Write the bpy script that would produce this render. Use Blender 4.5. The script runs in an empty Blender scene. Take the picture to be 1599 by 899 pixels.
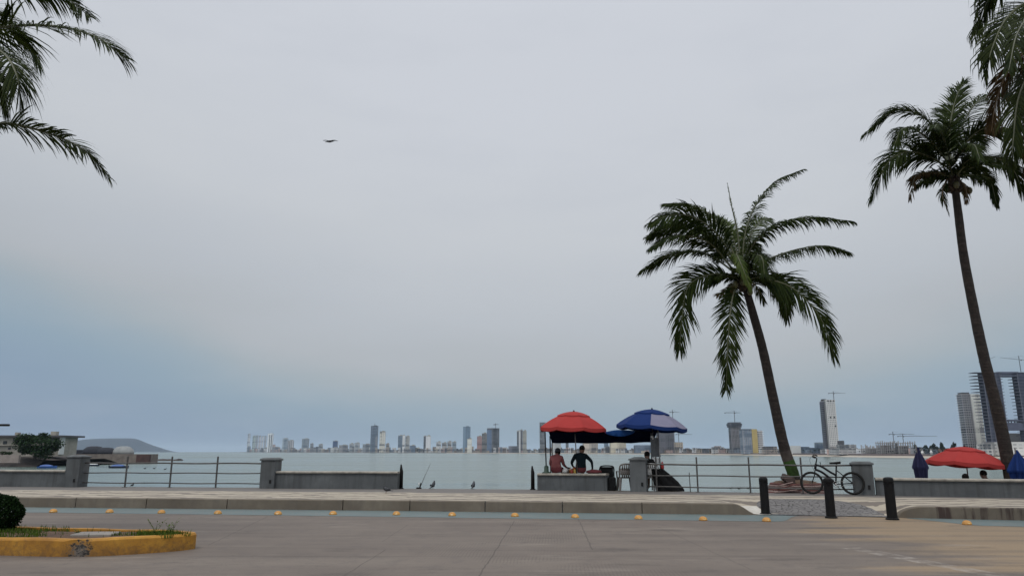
import bpy, bmesh, math, random
from mathutils import Vector, Matrix, noise as mnoise
R = math.radians
random.seed(7)
SC = bpy.context.scene
COL = SC.collection
V = Vector

# ------------------------------------------------------------------ camera
FPX, CX, CY, HOR, CAMH = 1150.0, 799.5, 449.5, 704.8, 1.55
PITCH = math.atan((HOR - CY) / FPX)
CF = V((0, math.cos(PITCH), math.sin(PITCH)))
CU = V((0, -math.sin(PITCH), math.cos(PITCH)))
CP = V((0, 0, CAMH))
def ray(px, py): return V((1, 0, 0)) * ((px - CX) / FPX) + CU * ((CY - py) / FPX) + CF
def at_z(px, py, z):
    d = ray(px, py); return CP + d * ((z - CAMH) / d.z)
def at_y(px, py, y):
    d = ray(px, py); return CP + d * (y / d.y)
cam_d = bpy.data.cameras.new('camera'); cam = bpy.data.objects.new('camera', cam_d); COL.objects.link(cam)
cam.location = CP; cam.rotation_euler = (R(90) + PITCH, 0, 0)
cam_d.sensor_width = 36; cam_d.lens = 36 * FPX / 1599; cam_d.clip_start = .1; cam_d.clip_end = 80000
SC.camera = cam

def gx(px, y, z=.24):               # world X seen in pixel column px at depth y and height z
    return (px - CX) / FPX * (y * math.cos(PITCH) + (z - CAMH) * math.sin(PITCH))

# ------------------------------------------------------------------ curves of the shore road
def interp(tab, x):
    if x <= tab[0][0]: return tab[0][1]
    if x >= tab[-1][0]: return tab[-1][1]
    for i in range(len(tab) - 1):
        if tab[i][0] <= x <= tab[i + 1][0]: break
    x1, y1 = tab[i]; x2, y2 = tab[i + 1]
    x0, y0 = tab[max(0, i - 1)]; x3, y3 = tab[min(len(tab) - 1, i + 2)]
    h = x2 - x1; t = (x - x1) / h
    m1 = (y2 - y0) / (x2 - x0); m2 = (y3 - y1) / (x3 - x1)
    return (2*t**3-3*t*t+1)*y1 + (t**3-2*t*t+t)*h*m1 + (-2*t**3+3*t*t)*y2 + (t**3-t*t)*h*m2
KERB = [(-90, 30), (-40, 25.2), (-14, 21.95), (-5, 20.85), (0, 20.15), (6, 19.3), (8, 18.85), (9.8, 18.35), (11.7, 17.8), (20, 15.4), (40, 10.5), (90, 2)]
RAIL = [(-90, 38), (-40, 31.5), (-16.3, 28.4), (-8.8, 27.4), (-2, 26.5), (2.3, 25.8), (4.1, 25.25), (7, 24.4), (10.65, 23.2), (12, 22.65), (14.5, 21.7), (25, 18), (40, 14), (90, 6)]
def ky(x): return interp(KERB, x)
def ry(x): return interp(RAIL, x)
def rail_pt(px, z=.27, off=0.0):
    x = 0.0
    for _ in range(30):
        y = ry(x) + off
        d = ray(px, HOR + 60)
        x = d.x / d.y * y
    return V((x, ry(x) + off, z))
def rail_dir(x):
    d = V((.4, ry(x + .2) - ry(x - .2), 0)); return d.normalized()
def zpx(py, y):                     # height seen at pixel row py at depth y
    return at_y(CX, py, y).z
KH = .27                            # kerb height
def smooth(t):
    t = max(0, min(1, t)); return t*t*(3-2*t)
def ramp_mask(x):
    return smooth((x - 5.55) / .62) * (1 - smooth((x - 9.25) / .55))
def walk_z(x, v):
    m = ramp_mask(x)
    low = KH * smooth((v + .05) / 2.3) + .012
    return KH * (1 - m) + min(KH, low) * m

# ------------------------------------------------------------------ materials
MATS = {}
def new_mat(name):
    m = bpy.data.materials.new(name); m.use_nodes = True
    nt = m.node_tree; b = nt.nodes['Principled BSDF']
    return m, nt, b
def N(nt, typ, **kw):
    n = nt.nodes.new(typ)
    for k, v in kw.items():
        if k.startswith('i_'): n.inputs[int(k[2:])].default_value = v
        else: setattr(n, k, v)
    return n
def L(nt, a, b): nt.links.new(a, b)
def math_n(nt, op, a, b=None, c=None):
    n = nt.nodes.new('ShaderNodeMath'); n.operation = op
    for i, x in enumerate((a, b, c)):
        if x is None: continue
        if isinstance(x, (int, float)): n.inputs[i].default_value = x
        else: nt.links.new(x, n.inputs[i])
    return n.outputs[0]
def mix_c(nt, fac, a, b, typ='MIX'):
    n = nt.nodes.new('ShaderNodeMix'); n.data_type = 'RGBA'; n.blend_type = typ
    for sock, x in ((n.inputs['Factor'], fac), (n.inputs[6], a), (n.inputs[7], b)):
        if isinstance(x, (int, float)): sock.default_value = x
        elif isinstance(x, (tuple, list)): sock.default_value = tuple(x) + (1,) if len(x) == 3 else x
        else: nt.links.new(x, sock)
    return n.outputs[2]
def ramp(nt, x, stops):
    n = nt.nodes.new('ShaderNodeValToRGB'); e = n.color_ramp.elements
    while len(e) < len(stops): e.new(.5)
    for i, (p, c) in enumerate(stops):
        e[i].position = p; e[i].color = tuple(c) + (1,) if len(c) == 3 else c
    nt.links.new(x, n.inputs[0]); return n.outputs[0]
def noise_n(nt, vec, scale, detail=4, rough=.55, out='Fac'):
    n = nt.nodes.new('ShaderNodeTexNoise'); n.inputs['Scale'].default_value = scale
    n.inputs['Detail'].default_value = detail; n.inputs['Roughness'].default_value = rough
    if vec is not None: nt.links.new(vec, n.inputs['Vector'])
    return n.outputs[out]
def obj_vec(nt): return nt.nodes.new('ShaderNodeTexCoord').outputs['Object']
def pos_vec(nt): return nt.nodes.new('ShaderNodeNewGeometry').outputs['Position']
def bump(nt, b, h, strength, dist=.02):
    n = nt.nodes.new('ShaderNodeBump'); n.inputs['Strength'].default_value = strength; n.inputs['Distance'].default_value = dist
    nt.links.new(h, n.inputs['Height']); nt.links.new(n.outputs[0], b.inputs['Normal'])
def mat(name, c1, c2=None, rough=.6, scale=3.0, bmp=.15, metal=0, spec=.5, lo=.35, hi=.68, detail=5, dist=.01):
    if name in MATS: return MATS[name]
    m, nt, b = new_mat(name)
    if c2 is None: c2 = tuple(x * .72 for x in c1)
    v = obj_vec(nt)
    f = noise_n(nt, v, scale, detail, .6)
    f2 = noise_n(nt, v, scale * 9, 3, .6)
    s = math_n(nt, 'ADD', math_n(nt, 'MULTIPLY', f, .7), math_n(nt, 'MULTIPLY', f2, .3))
    L(nt, ramp(nt, s, [(lo, c2), (hi, c1)]), b.inputs['Base Color'])
    b.inputs['Roughness'].default_value = rough; b.inputs['Metallic'].default_value = metal
    b.inputs['Specular IOR Level'].default_value = spec
    if bmp: bump(nt, b, f2, bmp, dist)
    MATS[name] = m; return m
def leaf_mat(name, c1, c2, trans=.25, rough=.5):
    if name in MATS: return MATS[name]
    m, nt, b = new_mat(name)
    g = nt.nodes.new('ShaderNodeNewGeometry')
    n = noise_n(nt, g.outputs['Position'], 1.3, 2)
    s = math_n(nt, 'ADD', math_n(nt, 'MULTIPLY', g.outputs['Random Per Island'], .6), math_n(nt, 'MULTIPLY', n, .5))
    col = ramp(nt, s, [(.2, c1), (.85, c2)])
    L(nt, col, b.inputs['Base Color']); b.inputs['Roughness'].default_value = rough
    b.inputs['Specular IOR Level'].default_value = .07
    t = nt.nodes.new('ShaderNodeBsdfTranslucent'); L(nt, col, t.inputs['Color'])
    mx = nt.nodes.new('ShaderNodeMixShader'); mx.inputs[0].default_value = trans
    L(nt, b.outputs[0], mx.inputs[1]); L(nt, t.outputs[0], mx.inputs[2])
    L(nt, mx.outputs[0], nt.nodes['Material Output'].inputs[0])
    MATS[name] = m; return m
def facade(name, wall, glass, pu=4.0, pz=3.2, fu=.55, fz=.55, rough=.6):
    """walls with a real-size grid of windows in metres"""
    if name in MATS: return MATS[name]
    m, nt, b = new_mat(name)
    sp = nt.nodes.new('ShaderNodeSeparateXYZ'); L(nt, obj_vec(nt), sp.inputs[0])
    u = math_n(nt, 'ADD', sp.outputs[0], sp.outputs[1])
    mu = math_n(nt, 'LESS_THAN', math_n(nt, 'FRACT', math_n(nt, 'DIVIDE', u, pu)), fu)
    mz = math_n(nt, 'LESS_THAN', math_n(nt, 'FRACT', math_n(nt, 'DIVIDE', sp.outputs[2], pz)), fz)
    k = math_n(nt, 'MULTIPLY', mu, mz)
    n = noise_n(nt, obj_vec(nt), .06, 3)
    w2 = mix_c(nt, n, tuple(min(.86, x * 1.12) for x in wall), tuple(x * .85 for x in wall))
    cell = nt.nodes.new('ShaderNodeTexWhiteNoise'); cell.noise_dimensions = '2D'
    cmb = nt.nodes.new('ShaderNodeCombineXYZ')
    L(nt, math_n(nt, 'FLOOR', math_n(nt, 'DIVIDE', u, pu)), cmb.inputs[0]); L(nt, math_n(nt, 'FLOOR', math_n(nt, 'DIVIDE', sp.outputs[2], pz)), cmb.inputs[1])
    L(nt, cmb.outputs[0], cell.inputs['Vector'])
    g2 = mix_c(nt, cell.outputs[0], glass, tuple(min(1, x * 2.2 + .02) for x in glass))
    col = mix_c(nt, k, w2, g2)
    if fu > .05:      # bays of balconies, glazed bays and blank bays, plus deeper service floors
        bay = nt.nodes.new('ShaderNodeTexWhiteNoise'); bay.noise_dimensions = '1D'; L(nt, math_n(nt, 'FLOOR', math_n(nt, 'DIVIDE', u, pu * 1.5)), bay.inputs['W'])
        flo = nt.nodes.new('ShaderNodeTexWhiteNoise'); flo.noise_dimensions = '1D'; L(nt, math_n(nt, 'FLOOR', math_n(nt, 'DIVIDE', sp.outputs[2], pz * 2)), flo.inputs['W'])
        bk = math_n(nt, 'ADD', math_n(nt, 'MULTIPLY', math_n(nt, 'POWER', bay.outputs['Value'], .8), .72), math_n(nt, 'MULTIPLY', flo.outputs['Value'], .28))
        col = mix_c(nt, ramp(nt, bk, [(.16, (.8, .8, .8)), (.27, (.05, .05, .05)), (.5, (0, 0, 0))]), col, glass)
        col = mix_c(nt, ramp(nt, bk, [(.42, (0, 0, 0)), (.66, (.8, .8, .8))]), col, tuple(min(.86, x * 1.4) for x in wall))
    L(nt, col, b.inputs['Base Color'])
    b.inputs['Roughness'].default_value = rough
    MATS[name] = m; return m

# ------------------------------------------------------------------ mesh builder (world coordinates)
class MB:
    def __init__(s): s.v = []; s.f = []; s.m = []; s.uv = None
    def add(s, vs, fs, mi=0):
        o = len(s.v); s.v += [V(x) for x in vs]
        for f in fs: s.f.append(tuple(o + i for i in f)); s.m.append(mi)
    def box(s, c, size, rot=None, mi=0, taper=1.0, bev=0):
        """box centred in x, y on c with its bottom at c.z; taper scales the top"""
        c = V(c); x, y, z = size[0] / 2, size[1] / 2, size[2]
        M = rot if rot is not None else Matrix.Identity(3)
        if bev:
            q = bev
            rings = [(0, q), (q, 0), (z - q, 0), (z, q)]
        else: rings = [(0, 0), (z, 0)]
        vs = []
        for zz, ins in rings:
            k = 1 + (taper - 1) * zz / z
            X, Y = x * k - ins, y * k - ins; e = bev
            if bev: pts = [(-X + e, -Y), (X - e, -Y), (X, -Y + e), (X, Y - e), (X - e, Y), (-X + e, Y), (-X, Y - e), (-X, -Y + e)]
            else: pts = [(-X, -Y), (X, -Y), (X, Y), (-X, Y)]
            vs += [c + M @ V((a, b, zz)) for a, b in pts]
        n = 8 if bev else 4; fs = [tuple(range(n - 1, -1, -1)), tuple(range((len(rings) - 1) * n, len(rings) * n))]
        for r in range(len(rings) - 1):
            for i in range(n):
                j = (i + 1) % n; fs.append((r*n+i, r*n+j, (r+1)*n+j, (r+1)*n+i))
        s.add(vs, fs, mi); return s
    def tube(s, pts, rad, n=8, mi=0, cap=True, flat=1.0):
        pts = [V(p) for p in pts]; k = len(pts)
        if not isinstance(rad, (list, tuple)): rad = [rad] * k
        vs = []; prev = None
        for i, p in enumerate(pts):
            t = (pts[min(i + 1, k - 1)] - pts[max(i - 1, 0)]).normalized()
            if prev is None:
                a = t.cross(V((0, 0, 1)))
                if a.length < 1e-3: a = t.cross(V((0, 1, 0)))
                a.normalize()
            else:
                a = prev - t * prev.dot(t); a.normalize()
            prev = a; b = t.cross(a)
            for j in range(n):
                g = 2 * math.pi * j / n
                vs.append(p + a * (math.cos(g) * rad[i]) + b * (math.sin(g) * rad[i] * flat))
        fs = []
        for i in range(k - 1):
            for j in range(n):
                q = (j + 1) % n; fs.append((i*n+j, i*n+q, (i+1)*n+q, (i+1)*n+j))
        if cap: fs += [tuple(range(n - 1, -1, -1)), tuple(range((k - 1) * n, k * n))]
        s.add(vs, fs, mi); return s
    def lathe(s, c, prof, n=16, mi=0, wob=None, sx=1, sy=1):
        c = V(c); vs = []; k = len(prof)
        for (r, z) in prof:
            for j in range(n):
                g = 2 * math.pi * j / n; w = wob(j, r, z) if wob else 1
                vs.append(c + V((math.cos(g) * r * w * sx, math.sin(g) * r * w * sy, z)))
        fs = [(i*n+j, i*n+(j+1) % n, (i+1)*n+(j+1) % n, (i+1)*n+j) for i in range(k - 1) for j in range(n)]
        fs += [tuple(range(n - 1, -1, -1)), tuple(range((k - 1) * n, k * n))]
        s.add(vs, fs, mi); return s
    def ell(s, c, r, n=10, mi=0, rot=None):
        c = V(c); vs = []; fs = []; M = rot or Matrix.Identity(3); k = max(4, n // 2)
        for i in range(k + 1):
            a = -math.pi / 2 + math.pi * i / k
            for j in range(n):
                g = 2 * math.pi * j / n
                vs.append(c + M @ V((r[0]*math.cos(a)*math.cos(g), r[1]*math.cos(a)*math.sin(g), r[2]*math.sin(a))))
        fs = [(i*n+j, i*n+(j+1) % n, (i+1)*n+(j+1) % n, (i+1)*n+j) for i in range(k) for j in range(n)]
        s.add(vs, fs, mi); return s
    def prism(s, poly, z0, z1, mi=0):
        n = len(poly)
        s.add([V((a, b, z0)) for a, b in poly] + [V((a, b, z1)) for a, b in poly],
              [tuple(range(n - 1, -1, -1)), tuple(range(n, 2 * n))] + [(i, (i+1) % n, n+(i+1) % n, n+i) for i in range(n)], mi); return s
    def build(s, name, mats, parent=None, loc=None, smooth_=False):
        me = bpy.data.meshes.new(name)
        base = V((0, 0, 0))
        if loc is not None: base = V(loc)
        elif parent is not None: base = wloc(parent)
        me.from_pydata([tuple(p - base) for p in s.v], [], s.f)
        if not isinstance(mats, (list, tuple)): mats = [mats]
        for m in mats: me.materials.append(m)
        me.polygons.foreach_set('material_index', s.m)
        if smooth_:
            me.polygons.foreach_set('use_smooth', [True] * len(me.polygons))
        if s.uv:
            ul = me.uv_layers.new(name='plan')
            for lp in me.loops: ul.data[lp.index].uv = s.uv[lp.vertex_index]
        me.update()
        o = bpy.data.objects.new(name, me); COL.objects.link(o)
        if parent is not None: o.parent = parent
        if loc is not None:
            o.location = base - (wloc(parent) if parent is not None else V((0, 0, 0)))
        return o
def wloc(o):
    p = V(o.location)
    while o.parent is not None: o = o.parent; p = p + V(o.location)
    return p
def tag(o, label=None, cat=None, group=None, kind=None):
    if label: o['label'] = label
    if cat: o['category'] = cat
    if group: o['group'] = group
    if kind: o['kind'] = kind
    return o
def thing(name, loc, label, cat, group=None):
    o = bpy.data.objects.new(name, None); COL.objects.link(o); o.location = loc; o.empty_display_size = .2
    return tag(o, label, cat, group)
def copy_tree(o, parent=None, loc=None, rz=None, label=None, scale=None):
    c = o.copy(); COL.objects.link(c)
    if parent is not None: c.parent = parent
    if loc is not None: c.location = loc
    if rz is not None: c.rotation_euler = (0, 0, rz)
    if scale: c.scale = (scale,) * 3
    if label: c['label'] = label
    for ch in list(o.children): copy_tree(ch, c)
    return c
def rotz(a): return Matrix.Rotation(a, 3, 'Z')
def spline(pts, n):
    pts = [V(p) for p in pts]
    P = [pts[0] * 2 - pts[1]] + pts + [pts[-1] * 2 - pts[-2]]
    out = []
    m = len(pts) - 1
    for i in range(n + 1):
        t = i / n * m; k = min(int(t), m - 1); t -= k
        a, b, c, d = P[k:k + 4]
        out.append(.5 * ((2*b) + (c - a)*t + (2*a - 5*b + 4*c - d)*t*t + (3*b - a - 3*c + d)*t**3))
    return out

# ------------------------------------------------------------------ world, sun
SUN_EL, SUN_AZ = R(62), R(150)             # azimuth from +Y towards -X
w = bpy.data.worlds.new('World'); SC.world = w; w.use_nodes = True
nt = w.node_tree; bg = nt.nodes['Background']
sky = nt.nodes.new('ShaderNodeTexSky'); sky.sky_type = 'NISHITA'; sky.sun_disc = False
sky.sun_elevation = SUN_EL; sky.sun_rotation = -SUN_AZ; sky.dust_density = 2.5
tc = nt.nodes.new('ShaderNodeTexCoord'); sp = nt.nodes.new('ShaderNodeSeparateXYZ'); L(nt, tc.outputs['Generated'], sp.inputs[0])
mp = nt.nodes.new('ShaderNodeMapping'); mp.inputs['Scale'].default_value = (1.2, 1.2, 4.5); L(nt, tc.outputs['Generated'], mp.inputs[0])
cl = noise_n(nt, mp.outputs[0], 1.6, 5, .5)
cl2 = noise_n(nt, mp.outputs[0], 4.5, 5, .55)
xo = math_n(nt, 'SUBTRACT', sp.outputs[0], .08)
tl = math_n(nt, 'SUBTRACT', .10, math_n(nt, 'MULTIPLY', math_n(nt, 'MULTIPLY', xo, xo), .30))
el = math_n(nt, 'ADD', sp.outputs[2], tl)
el = math_n(nt, 'ADD', el, math_n(nt, 'MULTIPLY', math_n(nt, 'SUBTRACT', cl, .5), .09))
el = math_n(nt, 'ADD', el, math_n(nt, 'MULTIPLY', math_n(nt, 'SUBTRACT', cl2, .5), .02))
def srgb(r, g, b):
    f = lambda c: (c / 255) / 12.92 if c / 255 <= .04045 else ((c / 255 + .055) / 1.055) ** 2.4
    return (f(r), f(g), f(b))
oc = ramp(nt, el, [(0.0, srgb(132, 152, 177)), (.07, srgb(138, 158, 179)), (.115, srgb(145, 165, 181)), (.145, srgb(155, 171, 183)), (.175, srgb(167, 177, 184)), (.21, srgb(179, 184, 189)), (.27, srgb(188, 193, 199)),
                   (.37, srgb(201, 205, 210)), (.54, srgb(207, 211, 218)), (.75, srgb(209, 213, 221)), (1.0, srgb(209, 212, 218))])
oc = mix_c(nt, math_n(nt, 'MAXIMUM', math_n(nt, 'MULTIPLY', math_n(nt, 'SUBTRACT', cl2, .46), 1.1), 0.0), oc, mix_c(nt, .5, oc, srgb(182, 188, 198)))
up = nt.nodes.new('ShaderNodeMapRange'); up.interpolation_type = 'SMOOTHSTEP'; up.inputs['From Min'].default_value = .52; up.inputs['From Max'].default_value = .95; up.inputs['To Min'].default_value = 1.0; up.inputs['To Max'].default_value = 1.75
L(nt, sp.outputs[2], up.inputs['Value'])
bk = nt.nodes.new('ShaderNodeMapRange'); bk.interpolation_type = 'SMOOTHSTEP'; bk.inputs['From Min'].default_value = .25; bk.inputs['From Max'].default_value = -.6; bk.inputs['To Min'].default_value = 1.0; bk.inputs['To Max'].default_value = 1.22
L(nt, sp.outputs[1], bk.inputs['Value'])
gain = math_n(nt, 'MULTIPLY', up.outputs[0], bk.outputs[0])
hsc = nt.nodes.new('ShaderNodeVectorMath'); hsc.operation = 'SCALE'; L(nt, oc, hsc.inputs[0]); L(nt, math_n(nt, 'MULTIPLY', gain, 10.0), hsc.inputs['Scale'])
L(nt, mix_c(nt, .94, sky.outputs[0], hsc.outputs[0]), bg.inputs['Color'])
bg.inputs['Strength'].default_value = .1
sd = bpy.data.lights.new('sun', 'SUN'); sd.energy = .9; sd.angle = R(18); sd.color = (1, .96, .9)
so = bpy.data.objects.new('sun', sd); COL.objects.link(so)
sdir = V((-math.sin(SUN_AZ) * math.cos(SUN_EL), math.cos(SUN_AZ) * math.cos(SUN_EL), math.sin(SUN_EL)))
so.rotation_euler = sdir.to_track_quat('Z', 'Y').to_euler(); so.location = (0, 0, 60)
vs_ = SC.view_settings; vs_.view_transform = 'Standard'; vs_.look = 'None'; vs_.exposure = 0; vs_.gamma = 1; vs_.use_curve_mapping = False
SC.cycles.use_denoising = True
SC.cycles.max_bounces = 6; SC.cycles.transparent_max_bounces = 8; SC.cycles.volume_bounces = 1

# ================================================================== THE SETTING
def sheet(name, xs, rows, m, uvf=None):
    """grid over xs; rows(x) -> list of (point, u, v)"""
    mb = MB(); mb.uv = []; n = None
    for x in xs:
        rw = rows(x); n = len(rw)
        for p, u, v in rw: mb.v.append(V(p)); mb.uv.append((u, v))
    for i in range(len(xs) - 1):
        for j in range(n - 1):
            mb.f.append((i*n+j, (i+1)*n+j, (i+1)*n+j+1, i*n+j+1)); mb.m.append(0)
    return tag(mb.build(name, m, smooth_=True), kind='structure')
def frange(a, b, s):
    k = int(round((b - a) / s)); return [a + (b - a) * i / k for i in range(k + 1)]
XS = frange(-90, -20, 3.5)[:-1] + frange(-20, 4, .5)[:-1] + frange(4, 11, .12)[:-1] + frange(11, 20, .5)[:-1] + frange(20, 90, 3.5)

# ---- road
m, nt, b = new_mat('road concrete'); pv = pos_vec(nt)
mp = nt.nodes.new('ShaderNodeMapping'); mp.inputs['Rotation'].default_value = (0, 0, R(7.4)); mp.inputs['Scale'].default_value = (.06, .55, 1); L(nt, pv, mp.inputs[0])
st = noise_n(nt, mp.outputs[0], 1.6, 6, .6)
big = noise_n(nt, pv, .35, 5, .6); fine = noise_n(nt, pv, 28, 4, .7); mid = noise_n(nt, pv, 3.2, 5, .65)
s = math_n(nt, 'ADD', math_n(nt, 'MULTIPLY', st, .55), math_n(nt, 'MULTIPLY', big, .45))
c = ramp(nt, s, [(.3, (.122, .097, .079)), (.45, (.165, .134, .110)), (.57, (.205, .169, .137)), (.72, (.25, .21, .170))])
c = mix_c(nt, math_n(nt, 'MULTIPLY', fine, .55), c, (.115, .097, .084))
c = mix_c(nt, ramp(nt, mid, [(.52, (0, 0, 0)), (.72, (.65, .65, .65))]), c, (.115, .097, .087))
sp = nt.nodes.new('ShaderNodeSeparateXYZ'); L(nt, pv, sp.inputs[0])
# tan silt washed out over the ramp
tn = math_n(nt, 'ADD', math_n(nt, 'SUBTRACT', sp.outputs[0], 7.0), math_n(nt, 'MULTIPLY', math_n(nt, 'SUBTRACT', big, .5), 4.5))
tn = math_n(nt, 'ADD', tn, math_n(nt, 'MULTIPLY', math_n(nt, 'SUBTRACT', st, .5), 6.5))
tn = math_n(nt, 'ADD', tn, math_n(nt, 'MULTIPLY', math_n(nt, 'SUBTRACT', 18.6, sp.outputs[1]), .16))
tn = math_n(nt, 'ADD', tn, math_n(nt, 'MULTIPLY', math_n(nt, 'SUBTRACT', mid, .5), 1.6))
tk = nt.nodes.new('ShaderNodeMapRange'); tk.interpolation_type = 'SMOOTHSTEP'; tk.inputs['From Min'].default_value = -.5; tk.inputs['From Max'].default_value = 1.3; tk.inputs['To Max'].default_value = .92
L(nt, tn, tk.inputs['Value'])
c = mix_c(nt, tk.outputs[0], c, mix_c(nt, fine, (.32, .232, .14), (.225, .165, .105)))
def seg_mask(nt, sp, a, bb, wid):
    d = (bb - a); ln = d.length; d = d / ln
    x = math_n(nt, 'SUBTRACT', sp.outputs[0], a.x); y = math_n(nt, 'SUBTRACT', sp.outputs[1], a.y)
    cr = math_n(nt, 'ABSOLUTE', math_n(nt, 'SUBTRACT', math_n(nt, 'MULTIPLY', x, d.y), math_n(nt, 'MULTIPLY', y, d.x)))
    al = math_n(nt, 'ADD', math_n(nt, 'MULTIPLY', x, d.x), math_n(nt, 'MULTIPLY', y, d.y))
    k = math_n(nt, 'MULTIPLY', math_n(nt, 'LESS_THAN', cr, wid), math_n(nt, 'GREATER_THAN', al, 0))
    return math_n(nt, 'MULTIPLY', k, math_n(nt, 'LESS_THAN', al, ln))
jm = None
wob = nt.nodes.new('ShaderNodeVectorMath'); wob.operation = 'MULTIPLY_ADD'
nn = noise_n(nt, pv, 1.5, 3, .6, 'Color'); L(nt, nn, wob.inputs[0]); wob.inputs[1].default_value = (.07, .07, 0); L(nt, pv, wob.inputs[2])
sp2 = nt.nodes.new('ShaderNodeSeparateXYZ'); L(nt, wob.outputs[0], sp2.inputs[0])
for (x0, y0, x1, y1, wd) in ((606, 857, 520, 912, .012), (806, 812, 748, 905, .014), (905, 809, 928, 857, .014), (300, 853, 1320, 864, .010), (1030, 822, 1180, 890, .009),
                            (20, 894, 420, 878, .010), (1250, 826, 1420, 850, .012), (420, 806, 330, 850, .012), (640, 818, 600, 845, .008), (-400, 842, -20, 846, .01)):
    k = seg_mask(nt, sp2, at_z(x0, y0, 0), at_z(x1, y1, 0), wd * .8)
    jm = k if jm is None else math_n(nt, 'MAXIMUM', jm, k)
c = mix_c(nt, math_n(nt, 'MULTIPLY', jm, .55), c, (.05, .042, .037))
# grooves combed across the slabs, worn away in places
gv = math_n(nt, 'SINE', math_n(nt, 'MULTIPLY', math_n(nt, 'ADD', sp2.outputs[0], math_n(nt, 'MULTIPLY', sp.outputs[1], -.06)), 2 * math.pi / .052))
gk = math_n(nt, 'MULTIPLY', ramp(nt, gv, [(.1, (0, 0, 0)), (.7, (1, 1, 1))]), ramp(nt, noise_n(nt, pv, .55, 3, .5), [(.5, (0, 0, 0)), (.6, (1, 1, 1))]))
c = mix_c(nt, math_n(nt, 'MULTIPLY', gk, .32), c, (.085, .07, .06))
sm = seg_mask(nt, sp2, at_z(1330, 854, 0), at_z(1600, 905, 0), .17)
c = mix_c(nt, math_n(nt, 'MULTIPLY', sm, ramp(nt, mid, [(.42, (0, 0, 0)), (.62, (.7, .7, .7))])), c, (.36, .325, .285))
mp3 = nt.nodes.new('ShaderNodeMapping'); mp3.inputs['Rotation'].default_value = (0, 0, R(7.4)); mp3.inputs['Scale'].default_value = (.35, 1.3, 1); L(nt, pv, mp3.inputs[0])
oil = noise_n(nt, mp3.outputs[0], 1.5, 3, .5); oilf = noise_n(nt, pv, 9, 4, .7)
c = mix_c(nt, ramp(nt, math_n(nt, 'ADD', math_n(nt, 'MULTIPLY', oil, .8), math_n(nt, 'MULTIPLY', oilf, .2)), [(.57, (0, 0, 0)), (.68, (.6, .6, .6))]), c, (.075, .062, .054))
mp4 = nt.nodes.new('ShaderNodeMapping'); mp4.inputs['Rotation'].default_value = (0, 0, R(7.4)); mp4.inputs['Scale'].default_value = (.02, 1.6, 1); L(nt, pv, mp4.inputs[0])
ty = noise_n(nt, mp4.outputs[0], 1.4, 3, .6)
c = mix_c(nt, ramp(nt, ty, [(.5, (0, 0, 0)), (.68, (.42, .42, .42))]), c, (.10, .083, .07))
pale = noise_n(nt, mp3.outputs[0], .9, 5, .65)
c = mix_c(nt, ramp(nt, pale, [(.6, (0, 0, 0)), (.75, (.5, .5, .5))]), c, (.33, .285, .235))
grit = nt.nodes.new('ShaderNodeTexVoronoi'); grit.inputs['Scale'].default_value = 11; L(nt, pv, grit.inputs['Vector'])
c = mix_c(nt, math_n(nt, 'MULTIPLY', math_n(nt, 'LESS_THAN', grit.outputs['Distance'], .11), .55), c, (.06, .05, .042))
L(nt, c, b.inputs['Base Color']); b.inputs['Roughness'].default_value = .75; b.inputs['Specular IOR Level'].default_value = .3
bump(nt, b, math_n(nt, 'ADD', fine, math_n(nt, 'MULTIPLY', jm, -2)), .35, .006)
sheet('road', XS, lambda x: [(V((x, -40 + (ky(x) + .02 + 40) * t, 0)), x, 0) for t in (0, .35, .6, .8, .9, 1)], m)

# ---- cycle lane paint
m, nt, b = new_mat('teal lane paint'); pv = pos_vec(nt)
f = noise_n(nt, pv, .9, 6, .65); g = noise_n(nt, pv, 14, 4, .7)
c = ramp(nt, f, [(.28, (.100, .130, .126)), (.5, (.088, .148, .150)), (.7, (.140, .172, .160))])
c = mix_c(nt, ramp(nt, g, [(.42, (0, 0, 0)), (.68, (.85, .85, .85))]), c, (.17, .15, .132))
L(nt, c, b.inputs['Base Color']); b.inputs['Roughness'].default_value = .6
def lane_row(x):
    k = 1.0 - .0 * x
    wd = 1.85 - .012 * abs(x)
    wd *= smooth((7.2 - x) / 1.2) if x < 9 else smooth((x - 9.3) / .8)
    return [(V((x, ky(x) - .02 - (wd * t), .004)), x, t) for t in (0, .5, 1)]
sheet('cycle_lane', [x for x in XS if x < 7.2], lane_row, m)
sheet('cycle_lane', [x for x in XS if x > 9.35], lane_row, m)

# ---- kerb
m_kerb, nt, b = new_mat('kerb concrete'); pv = pos_vec(nt)
f = noise_n(nt, pv, .8, 6, .65); g = noise_n(nt, pv, 12, 4, .7)
mp = nt.nodes.new('ShaderNodeMapping'); mp.inputs['Scale'].default_value = (3.5, 3.5, .35); L(nt, pv, mp.inputs[0]); dr = noise_n(nt, mp.outputs[0], 1.3, 4, .6)
c = ramp(nt, f, [(.3, (.110, .088, .062)), (.5, (.155, .127, .092)), (.7, (.225, .19, .142))])
c = mix_c(nt, ramp(nt, dr, [(.52, (0, 0, 0)), (.72, (.6, .6, .6))]), c, (.115, .096, .078))
c = mix_c(nt, math_n(nt, 'MULTIPLY', g, .4), c, (.14, .122, .104))
sp = nt.nodes.new('ShaderNodeSeparateXYZ'); L(nt, pv, sp.inputs[0])
rust = ramp(nt, math_n(nt, 'ADD', dr, math_n(nt, 'MULTIPLY', math_n(nt, 'GREATER_THAN', sp.outputs[0], 10.1), .16)), [(.62, (0, 0, 0)), (.74, (.9, .9, .9))])
c = mix_c(nt, math_n(nt, 'MULTIPLY', rust, math_n(nt, 'GREATER_THAN', sp.outputs[0], 10.0)), c, (.04, .022, .018))
L(nt, c, b.inputs['Base Color']); b.inputs['Roughness'].default_value = .85; bump(nt, b, g, .4, .01)
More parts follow.
